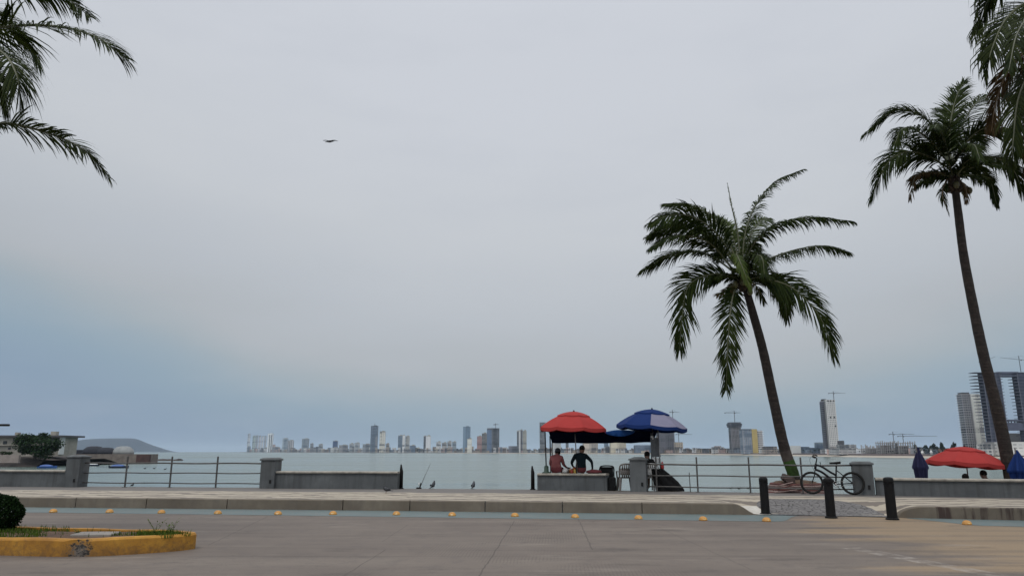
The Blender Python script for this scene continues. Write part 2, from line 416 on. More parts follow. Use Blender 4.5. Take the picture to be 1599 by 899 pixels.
def kerb_run(xs, hf):
    mb = MB(); prof = None
    for x in xs:
        y = ky(x); h = max(.012, hf(x))
        pr = [(y, -.02), (y + .012, h - .02), (y + .035, h), (y + .17, h + .004), (y + .17, -.02)]
        for yy, z in pr: mb.v.append(V((x, yy, z)))
    n = 5
    for i in range(len(xs) - 1):
        for j in range(n - 1): mb.f.append((i*n+j, (i+1)*n+j, (i+1)*n+j+1, i*n+j+1)); mb.m.append(0)
    e = (len(xs) - 1) * n
    mb.f += [tuple(range(n - 1, -1, -1)), tuple(range(e, e + n))]; mb.m += [0, 0]
    return tag(mb.build('kerb', m_kerb), kind='structure')
# blocks with thin open joints between them
joints = [-90, -60, -40, -30, -24, -19]; x = -15.9
while x < 5.2: joints.append(x); x += 2.75 + .9 * math.sin(x * 3.1)
joints.append(6.22)
for a, bq in zip(joints[:-1], joints[1:]):
    xs = frange(a + .012, bq - .012, .12 if bq > 4 else max(.3, (bq - a) / 12))
    kerb_run(xs, lambda x: KH * (1 - smooth((x - 5.62) / .58)))
jr = [9.3, 12.1, 15, 18, 22, 30, 60, 90]
for a, bq in zip(jr[:-1], jr[1:]):
    kerb_run(frange(a + .012, bq - .012, .06 if a < 12 else (bq - a) / 10), lambda x: KH * math.sqrt(max(0, min(1, 1 - (1 - min(1, (x - 9.3) / .62)) ** 2))))

# ---- promenade
m_prom, nt, b = new_mat('promenade paving'); tcn = nt.nodes.new('ShaderNodeTexCoord'); uv = tcn.outputs['UV']; pv = pos_vec(nt)
sp = nt.nodes.new('ShaderNodeSeparateXYZ'); L(nt, uv, sp.inputs[0])
wv = math_n(nt, 'MULTIPLY', math_n(nt, 'SINE', math_n(nt, 'MULTIPLY', sp.outputs[0], 1.9)), .17)
n1 = noise_n(nt, pv, 1.1, 4, .6); n2 = noise_n(nt, pv, 7, 4, .65); n3 = noise_n(nt, pv, 30, 3, .6)
q = math_n(nt, 'ADD', math_n(nt, 'ADD', sp.outputs[1], wv), math_n(nt, 'MULTIPLY', n1, 1.3))
band = math_n(nt, 'SINE', math_n(nt, 'MULTIPLY', q, 2 * math.pi / .86))
cream = mix_c(nt, n2, (.56, .49, .375), (.36, .305, .23)); dark = mix_c(nt, n2, (.19, .155, .125), (.10, .083, .07))
c = mix_c(nt, ramp(nt, band, [(.2, (0, 0, 0)), (.62, (.9, .9, .9))]), cream, dark)
edge_v = math_n(nt, 'ADD', sp.outputs[1], math_n(nt, 'MULTIPLY', math_n(nt, 'SUBTRACT', n1, .5), 1.4))
back = ramp(nt, math_n(nt, 'DIVIDE', edge_v, 6.0), [(.55, (0, 0, 0)), (.68, (1, 1, 1))])
c = mix_c(nt, back, c, mix_c(nt, n2, (.19, .172, .155), (.10, .092, .084)))
c = mix_c(nt, math_n(nt, 'MULTIPLY', n3, .3), c, (.12, .105, .09))
L(nt, c, b.inputs['Base Color']); b.inputs['Roughness'].default_value = .8; bump(nt, b, n3, .4, .01)
def prom_row(x):
    y0 = ky(x) + .17; y1 = ry(x) + .42; out = []
    for i in range(15):
        t = i / 14; y = y0 + (y1 - y0) * t
        out.append((V((x, y, walk_z(x, y - y0))), x, y - y0))
    return out
sheet('promenade', XS, prom_row, m_prom)
# cobbled ramp, laid on the dropped part of the promenade
m_cob, nt, b = new_mat('ramp cobbles'); pv = pos_vec(nt)
vo = nt.nodes.new('ShaderNodeTexVoronoi'); vo.inputs['Scale'].default_value = 7; L(nt, pv, vo.inputs['Vector'])
vo2 = nt.nodes.new('ShaderNodeTexVoronoi'); vo2.inputs['Scale'].default_value = 7; vo2.feature = 'DISTANCE_TO_EDGE'; L(nt, pv, vo2.inputs['Vector'])
c = mix_c(nt, noise_n(nt, pv, 2, 4), (.13, .122, .12), (.235, .22, .205))
c = mix_c(nt, math_n(nt, 'MULTIPLY', vo.outputs['Color'], .5), c, (.09, .085, .085))
c = mix_c(nt, math_n(nt, 'LESS_THAN', vo2.outputs[0], .06), c, (.05, .045, .04))
L(nt, c, b.inputs['Base Color']); b.inputs['Roughness'].default_value = .75; bump(nt, b, vo2.outputs[0], .8, .03)
def cob_row(x):
    y0 = ky(x) + .17; k = math.sin(math.pi * (x - 6.5) / 2.75)
    d = .6 + 1.55 * max(0, k) ** .35
    return [(V((x, y0 - .16 + (d + .16) * t, walk_z(x, max(-.1, -.16 + (d + .16) * t)) + .004)), x, t) for t in [i / 10 for i in range(11)]]
sheet('ramp', frange(6.52, 9.23, .09), cob_row, m_cob)
# pale flare beside the ramp
m_fl = mat('pale flare', (.66, .63, .56), (.44, .41, .36), .8, 4)
sheet('ramp_flare', frange(6.1, 6.5, .08), lambda x: [(V((x, ky(x) + .02 + 1.15 * t, walk_z(x, 1.15 * t - .12) + .004)), x, t) for t in (0, .25, .5, .75, 1)], m_fl)

# ---- edge of the promenade: retaining wall down to the beach
m_ret = mat('retaining wall stone', (.27, .25, .22), (.15, .14, .125), .85, 1.2, .4)
mb = MB()
for x in XS:
    y = ry(x) + .42
    for yy, z in ((y, .27), (y + .03, .262), (y + .06, -.1), (y + .3, -3.6)): mb.v.append(V((x, yy, z)))
for i in range(len(XS) - 1):
    for j in range(3): mb.f.append((i*4+j, (i+1)*4+j, (i+1)*4+j+1, i*4+j+1)); mb.m.append(0)
tag(mb.build('retaining_wall', m_ret), 'long stone retaining wall under the outer edge of the promenade', 'wall')

# ---- beach below
m_sand, nt, b = new_mat('sand'); pv = pos_vec(nt)
c = mix_c(nt, noise_n(nt, pv, .5, 6), (.42, .36, .27), (.31, .265, .2)); L(nt, c, b.inputs['Base Color']); b.inputs['Roughness'].default_value = .9
bump(nt, b, noise_n(nt, pv, 6, 4), .4, .05)
def beach_row(x):
    y = ry(x) + .25
    return [(V((x, y + d, z + .08 * math.sin(x * .3 + d))), x, d) for d, z in ((0, -2.6), (6, -2.9), (14, -3.3), (24, -3.75), (34, -4.2), (44, -4.9))]
sheet('beach', frange(-90, 90, 4), beach_row, m_sand)
# raised sand terrace on the right, behind the long wall
sheet('beach_terrace', frange(10.4, 34, .8), lambda x: [(V((x, ry(x) + .40, -.42)), x, 0), (V((x, ry(x) + 4, -.45 + .03 * math.sin(x * 2))), x, 4), (V((x, ry(x) + 7, -.6)), x, 7), (V((x, ry(x) + 9, -1.6)), x, 9), (V((x, ry(x) + 13, -3.3)), x, 13)], m_sand)

# ---- sea
m, nt, b = new_mat('sea water'); pv = pos_vec(nt)
mp = nt.nodes.new('ShaderNodeMapping'); mp.inputs['Rotation'].default_value = (0, 0, R(12)); mp.inputs['Scale'].default_value = (.35, 1, 1); L(nt, pv, mp.inputs[0])
w1 = noise_n(nt, mp.outputs[0], .55, 4, .55); w2 = noise_n(nt, mp.outputs[0], .09, 4, .5); w3 = noise_n(nt, mp.outputs[0], .012, 4, .5)
mp2 = nt.nodes.new('ShaderNodeMapping'); mp2.inputs['Scale'].default_value = (.0018, .011, 1); L(nt, pv, mp2.inputs[0]); slick = noise_n(nt, mp2.outputs[0], 1.0, 5, .55)
L(nt, mix_c(nt, slick, (.098, .144, .130), (.132, .180, .158)), b.inputs['Base Color'])
L(nt, ramp(nt, slick, [(.35, (.13,) * 3), (.65, (.27,) * 3)]), b.inputs['Roughness'])
b.inputs['IOR'].default_value = 1.33
hh = math_n(nt, 'ADD', math_n(nt, 'MULTIPLY', w1, .35), math_n(nt, 'ADD', math_n(nt, 'MULTIPLY', w2, 1.6), math_n(nt, 'MULTIPLY', w3, 4)))
bump(nt, b, hh, .75, .8)
mb = MB()
ys = [22, 60, 150, 400, 1000, 3000, 9000, 29000]; xs = [-29000, -9000, -3000, -900, -300, -100, 0, 100, 300, 900, 3000, 9000, 29000]
for x in xs:
    for y in ys: mb.v.append(V((x, y, -4)))
n = len(ys)
for i in range(len(xs) - 1):
    for j in range(n - 1): mb.f.append((i*n+j, (i+1)*n+j, (i+1)*n+j+1, i*n+j+1)); mb.m.append(0)
tag(mb.build('sea', m), kind='structure')

# ---- traffic island with yellow kerb
tip = spline([(-7.83, 11.90, 0), (-6.72, 11.74, 0), (-6.2, 11.84, 0), (-5.7, 12.12, 0), (-5.33, 12.44, 0), (-5.2, 12.72, 0), (-5.42, 12.97, 0), (-5.9, 13.12, 0), (-6.5, 13.25, 0), (-8.42, 13.62, 0)], 40)
out = [V((-30, 14.9, 0)), V((-14, 12.7, 0))] + tip + [V((-14, 14.4, 0)), V((-30, 16.6, 0))]
def inset(poly, d):
    r = []
    for i, p in enumerate(poly):
        a = poly[max(0, i - 1)]; c = poly[min(len(poly) - 1, i + 1)]; t = (c - a).normalized()
        r.append(p + V((-t.y, t.x, 0)) * d)
    return r
m, nt, b = new_mat('yellow kerb paint'); pv = pos_vec(nt)
f = noise_n(nt, pv, 2.2, 6, .65); g = noise_n(nt, pv, 16, 5, .7)
c = ramp(nt, f, [(.3, (.26, .115, .014)), (.5, (.40, .185, .018)), (.7, (.52, .265, .03))])
sp = nt.nodes.new('ShaderNodeSeparateXYZ'); L(nt, pv, sp.inputs[0])
grime = math_n(nt, 'ADD', math_n(nt, 'MULTIPLY', g, .9), math_n(nt, 'MULTIPLY', sp.outputs[2], -1.1))
c = mix_c(nt, ramp(nt, grime, [(.25, (0, 0, 0)), (.55, (.85, .85, .85))]), c, (.15, .078, .025))
dd = nt.nodes.new('ShaderNodeVectorMath'); dd.operation = 'DISTANCE'; L(nt, pv, dd.inputs[0]); dd.inputs[1].default_value = at_y(122, 862, 11.74)
sc_ = nt.nodes.new('ShaderNodeVectorMath'); sc_.operation = 'MULTIPLY'
ch = math_n(nt, 'ADD', dd.outputs['Value'], math_n(nt, 'MULTIPLY', math_n(nt, 'SUBTRACT', g, .5), .75))
c = mix_c(nt, ramp(nt, ch, [(.10, (1, 1, 1)), (.20, (0, 0, 0))]), c, mix_c(nt, ramp(nt, g, [(.42, (0, 0, 0)), (.56, (1, 1, 1))]), (.022, .018, .015), (.19, .165, .14)))
L(nt, c, b.inputs['Base Color']); b.inputs['Roughness'].default_value = .7; bump(nt, b, g, .5, .012)
i1, i2 = inset(out, .022), inset(out, .15)
mb = MB(); k = len(out)
for a, p, q in zip(out, i1, i2):
    h = .255 + .006 * math.sin(a.x * 5)
    dent = max(0, 1 - (a - V((-6.60, 11.75, 0))).length / .22) * .05
    nrm = (q - a).normalized()
    mb.v += [V((a.x, a.y, -.01)) + nrm * dent, V((a.x, a.y, h - .03)) + nrm * dent * .6, V((p.x, p.y, h)), V((q.x, q.y, h)), V((q.x, q.y, .1))]
for i in range(k - 1):
    for j in range(4): mb.f.append((i*5+j, (i+1)*5+j, (i+1)*5+j+1, i*5+j+1)); mb.m.append(0)
tag(mb.build('island_kerb', m), kind='structure')
m_soil = mat('bare soil', (.15, .088, .052), (.07, .042, .027), .95, 2.5, .8, dist=.03)
mb = MB(); cen = inset(out, .14); h2 = len(cen) // 2
for i in range(h2):
    a, c2 = cen[i], cen[len(cen) - 1 - i]
    for j in range(9):
        p = a.lerp(c2, j / 8); mb.v.append(V((p.x, p.y, .215 + .035 * math.sin(math.pi * j / 8) + .03 * (mnoise.noise(p * 2.2)))))
for i in range(h2 - 1):
    for j in range(8): mb.f.append((i*9+j, (i+1)*9+j, (i+1)*9+j+1, i*9+j+1)); mb.m.append(0)
tag(mb.build('island_soil', m_soil, smooth_=True), kind='structure')
o = MB().box(V((gx(150, 12.45), 12.45, .225)), (.62, .42, .05), rotz(.1), bev=.012).build('concrete_slab', mat('slab concrete', (.30, .27, .235), (.2, .18, .16), .85, 5), loc=V((gx(150, 12.45), 12.45, .225)))
tag(o, 'small flat concrete slab lying in the soil of the yellow traffic island', 'slab')

# grass and weeds on the island
m_grass = leaf_mat('grass blade', (.035, .065, .010), (.10, .15, .022), .2)
def blades(spots, name, hmin, hmax, lean=.35, wd=.006):
    mb = MB()
    for (x, y, z) in spots:
        h = random.uniform(hmin, hmax); a = random.uniform(0, 6.28); l = random.uniform(0, lean) * h
        d = V((math.cos(a), math.sin(a), 0)); sd = V((-d.y, d.x, 0)) * wd; p = V((x, y, z))
        mb.add([p - sd, p + sd, p + d * l * .35 + V((0, 0, h * .6)) + sd * .7, p + d * l * .35 + V((0, 0, h * .6)) - sd * .7, p + d * l + V((0, 0, h))], [(0, 1, 2, 3), (3, 2, 4)])
    return mb.build(name, m_grass)
sp_ = []
def grass_patch(cx, cy, rx, ry_, n):
    for _ in range(n):
        a = random.uniform(0, 6.28); r = math.sqrt(random.random()) * (1 + .25 * math.sin(a * 5 + cx))
        sp_.append((cx + math.cos(a) * rx * r, cy + math.sin(a) * ry_ * r, .215))
grass_patch(gx(-10, 12.6), 12.6, .95, .72, 2600)
grass_patch(gx(250, 12.5), 12.5, .40, .26, 900)
grass_patch(gx(210, 12.5), 12.5, .38, .22, 260)
grass_patch(-12, 13.4, 3.5, .7, 2500); grass_patch(-7, 12.6, .9, .5, 60)
tag(blades(sp_, 'grass', .03, .115, .5), kind='stuff')
def weed(px, py, n, hh, label):
    p = V((gx(px, 12.5), 12.5, .215))
    t = thing('weed_plant', p, label, 'weed')
    mb = MB(); lf = MB()
    for i in range(n):
        a = random.uniform(0, 6.28); l = hh * random.uniform(.55, 1); d = V((math.cos(a) * .35, math.sin(a) * .35, 1)).normalized()
        q = spline([p, p + d * l * .5, p + d * l + V((math.cos(a), math.sin(a), 0)) * l * .15], 5)
        mb.tube(q, [.004, .004, .003, .003, .002, .001], 4)
        for k2 in range(9):
            c = q[1 + k2 % 5]; a2 = random.uniform(0, 6.28); e = V((math.cos(a2), math.sin(a2), random.uniform(.1, .8))).normalized(); s2 = e.cross(V((0, 0, 1))).normalized() * .008
            ll = random.uniform(.04, .085); lf.add([c, c + e * ll * .5 + s2, c + e * ll, c + e * ll * .5 - s2], [(0, 1, 2, 3)])
    mb.build('stem', m_grass, t); lf.build('leaves', m_grass, t)
weed(267, 832, 6, .30, 'tallest weed at the pointed end of the yellow island')
weed(243, 832, 5, .27, 'thin pale weed with sparse stems near the island tip')
weed(120, 825, 4, .12, 'tiny weed beside the flat slab on the island')

# round clipped bush
m_bush = leaf_mat('bush leaf', (.006, .016, .006), (.022, .048, .014), .1, .6)
bp = V((gx(-7, 13.0), 13.0, .2))
t = thing('round_bush', bp, 'round dark green clipped bush on the yellow traffic island', 'bush')
mb = MB(); cc = bp + V((0, 0, .33))
for i in range(11000):
    d = V((random.gauss(0, 1), random.gauss(0, 1), random.gauss(0, 1))).normalized()
    lum = .345 + .05 * mnoise.noise(d * 2.4 + V((3, 1, 0))) + .03 * mnoise.noise(d * 7)
    c = cc + V((d.x, d.y, d.z * .86)) * lum * random.uniform(.72, 1.0) ** .6
    if c.z < bp.z + .02: continue
    e = (d + V((random.gauss(0, .7), random.gauss(0, .7), random.gauss(0, .7)))).normalized(); s2 = e.cross(V((random.random(), random.random(), random.random()))).normalized() * random.uniform(.012, .02)
    ll = random.uniform(.03, .055)
    mb.add([c, c + e * ll * .5 + s2, c + e * ll, c + e * ll * .5 - s2], [(0, 1, 2, 3)])
mb.build('crown', m_bush, t)
mb = MB()
for i in range(9):
    a = i * .7; mb.tube([bp, bp + V((math.cos(a) * .1, math.sin(a) * .1, .2)), cc + V((math.cos(a) * .3, math.sin(a) * .3, .1))], [.02, .014, .006], 6)
mb.build('trunk', mat('bush bark', (.10, .075, .05)), t)

# reflective studs along the cycle lane
m_stud = mat('stud yellow', (.72, .36, .075), (.40, .19, .05), .6, 9, .1); m_refl = mat('stud reflector', (.75, .62, .3), (.6, .45, .2), .2, 20, 0)
def stud_proto(loc):
    t = thing('road_stud', loc, 'x', 'road stud', 'yellow studs along the teal cycle lane')
    mb = MB().lathe((0, 0, 0), [(.098, 0), (.097, .014), (.084, .052), (.055, .078), (.02, .087), (.002, .088)], 18)
    o = mb.build('dome', m_stud, None, smooth_=True); o.parent = t
    mb = MB().box((0, -.086, .02), (.05, .02, .024), Matrix.Rotation(R(-32), 3, 'X'))
    o = mb.build('reflector', m_refl); o.parent = t
    return t
studs = [(-95, 797), (-10, 798), (83, 799.5), (171, 800), (252, 801), (340, 802), (434, 803), (520, 803), (619, 803.5), (706, 805), (804, 806), (898, 808), (997, 810), (1098, 812), (1197, 813.5), (1510, 818.5), (1625, 822)]
seen_n = ['', '', 'first', 'second', 'third', 'fourth', 'fifth', 'sixth', 'seventh', 'eighth', 'ninth', 'tenth', 'eleventh', 'twelfth', 'thirteenth', '', '']
st0 = None
for i, (px, py) in enumerate(studs):
    p = at_z(px, py, 0); p.z = .004
    if seen_n[i]: lb = 'yellow dome stud on the teal lane edge, %s from the left of the photo' % seen_n[i]
    elif i == 15: lb = 'lone yellow dome stud right of the bollards, below the stained kerb'
    else: lb = ['yellow dome stud far left beyond the island bush', 'yellow dome stud at the lane edge behind the bush', '', '', '', '', '', '', '', '', '', '', '', '', '', '', 'yellow dome stud farthest right past the stained kerb'][i]
    if st0 is None: st0 = stud_proto(p); st0['label'] = lb
    else: copy_tree(st0, None, p, random.uniform(-.1, .1), lb)

# ================================================================== THINGS ON THE PROMENADE
m_grey, nt, b = new_mat('grey painted concrete'); pv = pos_vec(nt)
f = noise_n(nt, pv, .9, 6, .65); g = noise_n(nt, pv, 15, 4, .7)
mp = nt.nodes.new('ShaderNodeMapping'); mp.inputs['Scale'].default_value = (5, 5, .4); L(nt, pv, mp.inputs[0]); dr = noise_n(nt, mp.outputs[0], 1.2, 4, .6)
c = ramp(nt, f, [(.3, (.062, .067, .069)), (.5, (.092, .099, .101)), (.72, (.138, .146, .146))])
c = mix_c(nt, ramp(nt, dr, [(.48, (0, 0, 0)), (.7, (.75, .75, .75))]), c, (.045, .046, .045))
c = mix_c(nt, math_n(nt, 'MULTIPLY', g, .2), c, (.065, .068, .068))
L(nt, c, b.inputs['Base Color']); b.inputs['Roughness'].default_value = .7; bump(nt, b, g, .25, .01)
m_cop = mat('worn wall coping', (.46, .42, .35), (.20, .185, .16), .8, 5, .4)
m_black = mat('black painted metal', (.006, .006, .007), (.012, .011, .010), .6, 8, .1, spec=.18)
m_rail = mat('weathered grey steel', (.11, .105, .10), (.055, .05, .046), .5, 6, .15, metal=.3)
m_hole = mat('dark socket', (.008, .008, .008), None, .9)
m_white = mat('white plastic', (.72, .72, .70), (.58, .58, .56), .45, 6, .05)

def pillar(px, wd, hgt, label, domed=False):
    p = rail_pt(px); rz = rotz(math.atan2(rail_dir(p.x).y, rail_dir(p.x).x))
    t = thing('railing_pillar', p, label, 'pillar', 'square grey pillars holding the railings')
    mb = MB().box(p - V((0, 0, .03)), (wd, wd, hgt - .07), rz, bev=.015)
    mb.build('shaft', m_grey, t)
    mb = MB(); w2 = wd + .07; z = hgt - .10
    if domed: mb.box(p + V((0, 0, z)), (w2, w2, .05), rz, bev=.008).box(p + V((0, 0, z + .05)), (w2 - .05, w2 - .05, .06), rz, taper=.45)
    else: mb.box(p + V((0, 0, z)), (w2, w2, .055), rz, bev=.008).box(p + V((0, 0, z + .055)), (w2 - .02, w2 - .02, .045), rz, taper=.72)
    mb.build('cap', m_grey, t)
    MB().box(p + rz @ V((.13, -wd / 2 - .004, .18)), (.07, .03, .12), rz).build('socket', m_hole, t)
    return p
pA = pillar(117, .56, 1.16, 'grey pillar with pale pyramid cap left of the left railing', True)
pB = pillar(421, .55, 1.07, 'grey flat capped pillar between the left railing and the low wall')
pC = pillar(998.5, .53, 1.10, 'grey dome capped pillar beside the plastic chair and the stall', True)
pD = pillar(1349, .56, .99, 'grey flat capped pillar behind the rear wheel of the bicycle')

def low_wall(x0, x1, hgt, thick, label, front=-.16, cop=.035):
    t = thing('low_wall', V(((x0 + x1) / 2, ry((x0 + x1) / 2), .27)), label, 'wall', 'low grey walls along the promenade edge')
    n = max(2, int((x1 - x0) / .35)); xs = frange(x0, x1, (x1 - x0) / n)
    def run(prof, name, m):
        mb = MB(); k = len(prof)
        for i, x in enumerate(xs):
            d = rail_dir(x); nn = V((-d.y, d.x, 0)); base = V((x, ry(x), .27))
            for (o, z) in prof: mb.v.append(base + nn * (front + o) + V((0, 0, z + .006 * mnoise.noise(V((x * 1.7, o, z))))))
        for i in range(len(xs) - 1):
            for j in range(k): mb.f.append((i*k+j, (i+1)*k+j, (i+1)*k+(j+1) % k, i*k+(j+1) % k)); mb.m.append(0)
        e = (len(xs) - 1) * k
        mb.f += [tuple(range(k - 1, -1, -1)), tuple(range(e, e + k))]; mb.m += [0, 0]
        mb.build(name, m, t)
    run([(0, -.03), (.02, hgt - .07), (thick - .02, hgt - .07), (thick, -.03)], 'wall_body', m_grey)
    run([(-cop, hgt - .068), (-cop - .01, hgt - .03), (-cop + .02, hgt), (thick + cop - .02, hgt), (thick + cop, hgt - .03), (thick + cop, hgt - .068)], 'coping', m_cop)
    return t
low_wall(-42, rail_pt(103).x, .61, .34, 'long low grey wall at the far left, ending at the dome capped pillar')
low_wall(rail_pt(430).x, rail_pt(622).x, .60, .36, 'low grey wall between the flat capped pillar and the thin black post')
low_wall(rail_pt(840).x, rail_pt(949).x, .56, .46, 'short low wall under the parasols on which two people sit')
low_wall(rail_pt(1368).x, 40, .51, .40, 'long low grey wall at the right behind the bollards')
# narrow end block between the last pillar and the right wall
def railing(pa, pb, posts, label, extra=None):
    d0, d1 = rail_dir(pa.x), rail_dir(pb.x)
    x0, x1 = pa.x + .24, pb.x - .24
    t = thing('railing', V(((x0 + x1) / 2, ry((x0 + x1) / 2), .27)), label, 'railing', 'steel railings along the promenade edge')
    xs = frange(x0, x1, .4)
    for z, r in ((1.135, .026), (.785, .02), (.425, .02)):
        MB().tube([V((x, ry(x), z + .008 * math.sin(x * 2.1 + z * 9))) for x in xs], r, 8).build('rail', m_rail, t, smooth_=True)
    for px in posts:
        p = rail_pt(px); l = random.uniform(-.012, .012)
        mb = MB().box(p + V((0, .01, -.02)), (.05, .05, 1.13), rotz(math.atan2(d0.y, d0.x)), bev=.006)
        mb.box(p + V((0, .01, 0)), (.13, .13, .012), rotz(math.atan2(d0.y, d0.x)))
        mb.build('post', m_rail, t)
railing(pA, pB, (194, 264, 336), 'grey steel three bar railing on the left with open sea behind')
railing(pC, pD, (1026, 1090, 1172, 1254), 'grey steel three bar railing on the right behind the bicycle')

def thin_post(px, h, label):
    p = rail_pt(px, .27, .2)
    t = thing('edge_post', p, label, 'post', 'thin black posts at the gap in the wall')
    MB().tube([p, p + V((0, 0, h * .72)), p + V((-.01, 0, h * .8)), p + V((-.02, 0, h))], [.068, .062, .05, .022], 10).build('shaft', m_black, t, smooth_=True)
    MB().lathe(p, [(.1, 0), (.1, .02), (.07, .04)], 12).build('foot_plate', m_black, t)
thin_post(626, .84, 'thin black post beside the right end of the low wall')
thin_post(832, .80, 'thin black post beside the short wall under the parasols')
p = rail_pt(1078, .27, .1)
tag(MB().tube([p, p + V((-.01, 0, .62))], [.016, .012], 6).build('iron_stake', m_rail, loc=p), 'short thin iron stake just behind the right railing', 'stake')

# ---- bollards
def bollard_proto(loc):
    t = thing('bollard', loc, 'x', 'bollard', 'black bollards at the foot of the ramp')
    prof = [(.118, -.05), (.116, .0), (.108, .03), (.105, .74), (.112, .745), (.112, .77), (.103, .775)]
    o = MB().lathe((0, 0, 0), prof, 20).build('shaft', m_black, None, smooth_=False); o.parent = t
    o = MB().lathe((0, 0, 0), [(.103, .7755), (.109, .79), (.109, .86), (.10, .885), (.06, .905), (.002, .91)], 20).build('cap', m_black, None, smooth_=True); o.parent = t
    o = MB().lathe((0, 0, 0), [(.14, -.03), (.14, .015), (.12, .03)], 20).build('base_ring', m_black, None); o.parent = t
    return t
b0 = None
for px, py, sc_, lb in ((1195.5, 802, 1.0, 'black bollard beside the white painted flare at the left of the ramp'), (1298, 807.5, 1.02, 'black bollard in the middle of the cobbled ramp before the bicycle'), (1393.5, 810, 1.05, 'black bollard right of the cobbled ramp, before the low wall')):
    p = at_z(px, py, .012)
    if b0 is None: b0 = bollard_proto(p); b0['label'] = lb; b0.scale = (sc_,) * 3
    else: copy_tree(b0, None, p, .4, lb, sc_)

# ---- bicycle
m_tyre = mat('bicycle tyre', (.014, .014, .014), (.025, .024, .022), .8, 20, .2, spec=.1); m_rim = mat('bicycle rim', (.10, .10, .10), (.05, .05, .05), .35, 8, .05, metal=.7)
m_bframe = mat('bicycle frame paint', (.006, .006, .008), (.012, .012, .013), .45, 6, .05, spec=.2); m_chrome = mat('worn steel', (.35, .34, .33), (.18, .17, .16), .35, 8, .05, metal=.9)
pm = rail_pt(1300.5, .285, -.42); dirr = rail_dir(pm.x)
bike = thing('bicycle', pm, 'black bicycle with wide saddle leaning on the right railing', 'bicycle')
bike.rotation_euler = (R(-5), 0, math.atan2(dirr.y, dirr.x))
def bl(mb, name, m, par=None, sm=True):
    o = mb.build(name, m, None, smooth_=sm); o.parent = par or bike; return o
RW = .338
def torus(mb, c, Rr, r, n=40, k=8):
    vs = []; fs = []
    for i in range(n):
        a = 2 * math.pi * i / n
        for j in range(k):
            q = 2 * math.pi * j / k; rr = Rr + r * math.cos(q)
            vs.append(V(c) + V((math.cos(a) * rr, r * math.sin(q), math.sin(a) * rr)))
    for i in range(n):
        for j in range(k): fs.append((i*k+j, ((i+1) % n)*k+j, ((i+1) % n)*k+(j+1) % k, i*k+(j+1) % k))
    mb.add(vs, fs)
for sx in (-.575, .575):
    c = V((sx, 0, RW))
    mb = MB(); torus(mb, c, RW - .034, .034); wh = bl(mb, 'wheel', m_tyre)
    mb = MB(); torus(mb, c, RW - .053, .012, 40, 6); bl(mb, 'rim', m_rim, wh)
    mb = MB()
    for i in range(28):
        a = 2 * math.pi * i / 28; h = V((math.cos(a + (.5 if i % 2 else -.5)) * .03, (.03 if i % 4 < 2 else -.03), math.sin(a + (.5 if i % 2 else -.5)) * .03))
        mb.tube([c + h, c + V((math.cos(a) * (RW - .06), 0, math.sin(a) * (RW - .06)))], .0018, 4)
    bl(mb, 'spokes', m_rim, wh)
    mb = MB().tube([c + V((0, -.05, 0)), c + V((0, .05, 0))], .022, 10); bl(mb, 'hub', m_chrome, wh)
HT, HB, BB, RH, FH = V((-.41, 0, .90)), V((-.445, 0, .74)), V((.10, 0, .30)), V((.575, 0, RW)), V((-.575, 0, RW))
ST, SJ = V((.165, 0, .84)), V((.13, 0, .57))
mb = MB(); mb.tube([HT, HB], .036, 10)
mb.tube(spline([HT + V((.01, 0, -.03)), V((-.25, 0, .82)), V((-.02, 0, .66)), SJ], 10), .031, 8); mb.tube(spline([HB, V((-.25, 0, .65)), V((-.02, 0, .45)), BB], 10), .034, 8)
mb.tube([BB, ST], .024, 8)
for s in (-.045, .045):
    mb.tube([BB + V((0, s * .6, 0)), RH + V((0, s, 0))], .015, 6); mb.tube([V((.155, s * .3, .72)), RH + V((0, s, 0))], .013, 6)
    mb.tube(spline([HB + V((-.005, s, -.02)), HB + V((-.04, s, -.2)), FH + V((0, s, 0))], 6), .016, 6)
mb.tube([BB + V((0, -.04, 0)), BB + V((0, .04, 0))], .026, 10)
bl(mb, 'frame', m_bframe)
mb = MB().tube([HT, HT + V((.045, 0, .17)), HT + V((-.03, 0, .19))], .019, 8)
mb.tube(spline([HT + V((.03, -.30, .22)), HT + V((-.05, -.26, .26)), HT + V((-.07, -.12, .22)), HT + V((-.03, 0, .19)), HT + V((-.07, .12, .22)), HT + V((-.05, .26, .26)), HT + V((.03, .30, .22))], 18), .016, 8)
hb = bl(mb, 'handlebar', m_bframe)
for s in (-1, 1):
    bl(MB().tube([HT + V((.045, s * .305, .215)), HT + V((-.04, s * .265, .257))], .018, 8), 'grip', m_tyre, hb)
mb = MB().tube(spline([HT + V((-.05, -.26, .25)), HT + V((-.17, -.2, .14)), HT + V((-.14, -.08, -.02)), HB + V((-.03, -.03, -.06))], 10), .004, 5); bl(mb, 'brake_cable', m_tyre)
sad = MB(); sp0 = V((.14, 0, .925))
for i in range(9):
    t_ = i / 8; wv_ = .045 + .085 * smooth((t_ - .35) / .5)
    for j in range(8):
        a = 2 * math.pi * j / 8; sad.v.append(sp0 + V((-.16 + .31 * t_, math.cos(a) * wv_, math.sin(a) * (.028 + .012 * t_) + .02 * t_ * t_)))
for i in range(8):
    for j in range(8): sad.f.append((i*8+j, (i+1)*8+j, (i+1)*8+(j+1) % 8, i*8+(j+1) % 8)); sad.m.append(0)
sad.f += [tuple(range(7, -1, -1)), tuple(range(64, 72))]; sad.m += [0, 0]
so_ = bl(sad, 'saddle', m_tyre); bl(MB().tube([ST, V((.178, 0, .915))], .013, 8), 'seat_post', m_chrome, so_)
mb = MB(); torus(mb, BB + V((0, -.05, 0)), .085, .007, 26, 6); mb.tube([BB + V((0, -.05, 0)), BB + V((0, -.06, 0))], .04, 10); cr = bl(mb, 'chainring', m_chrome)
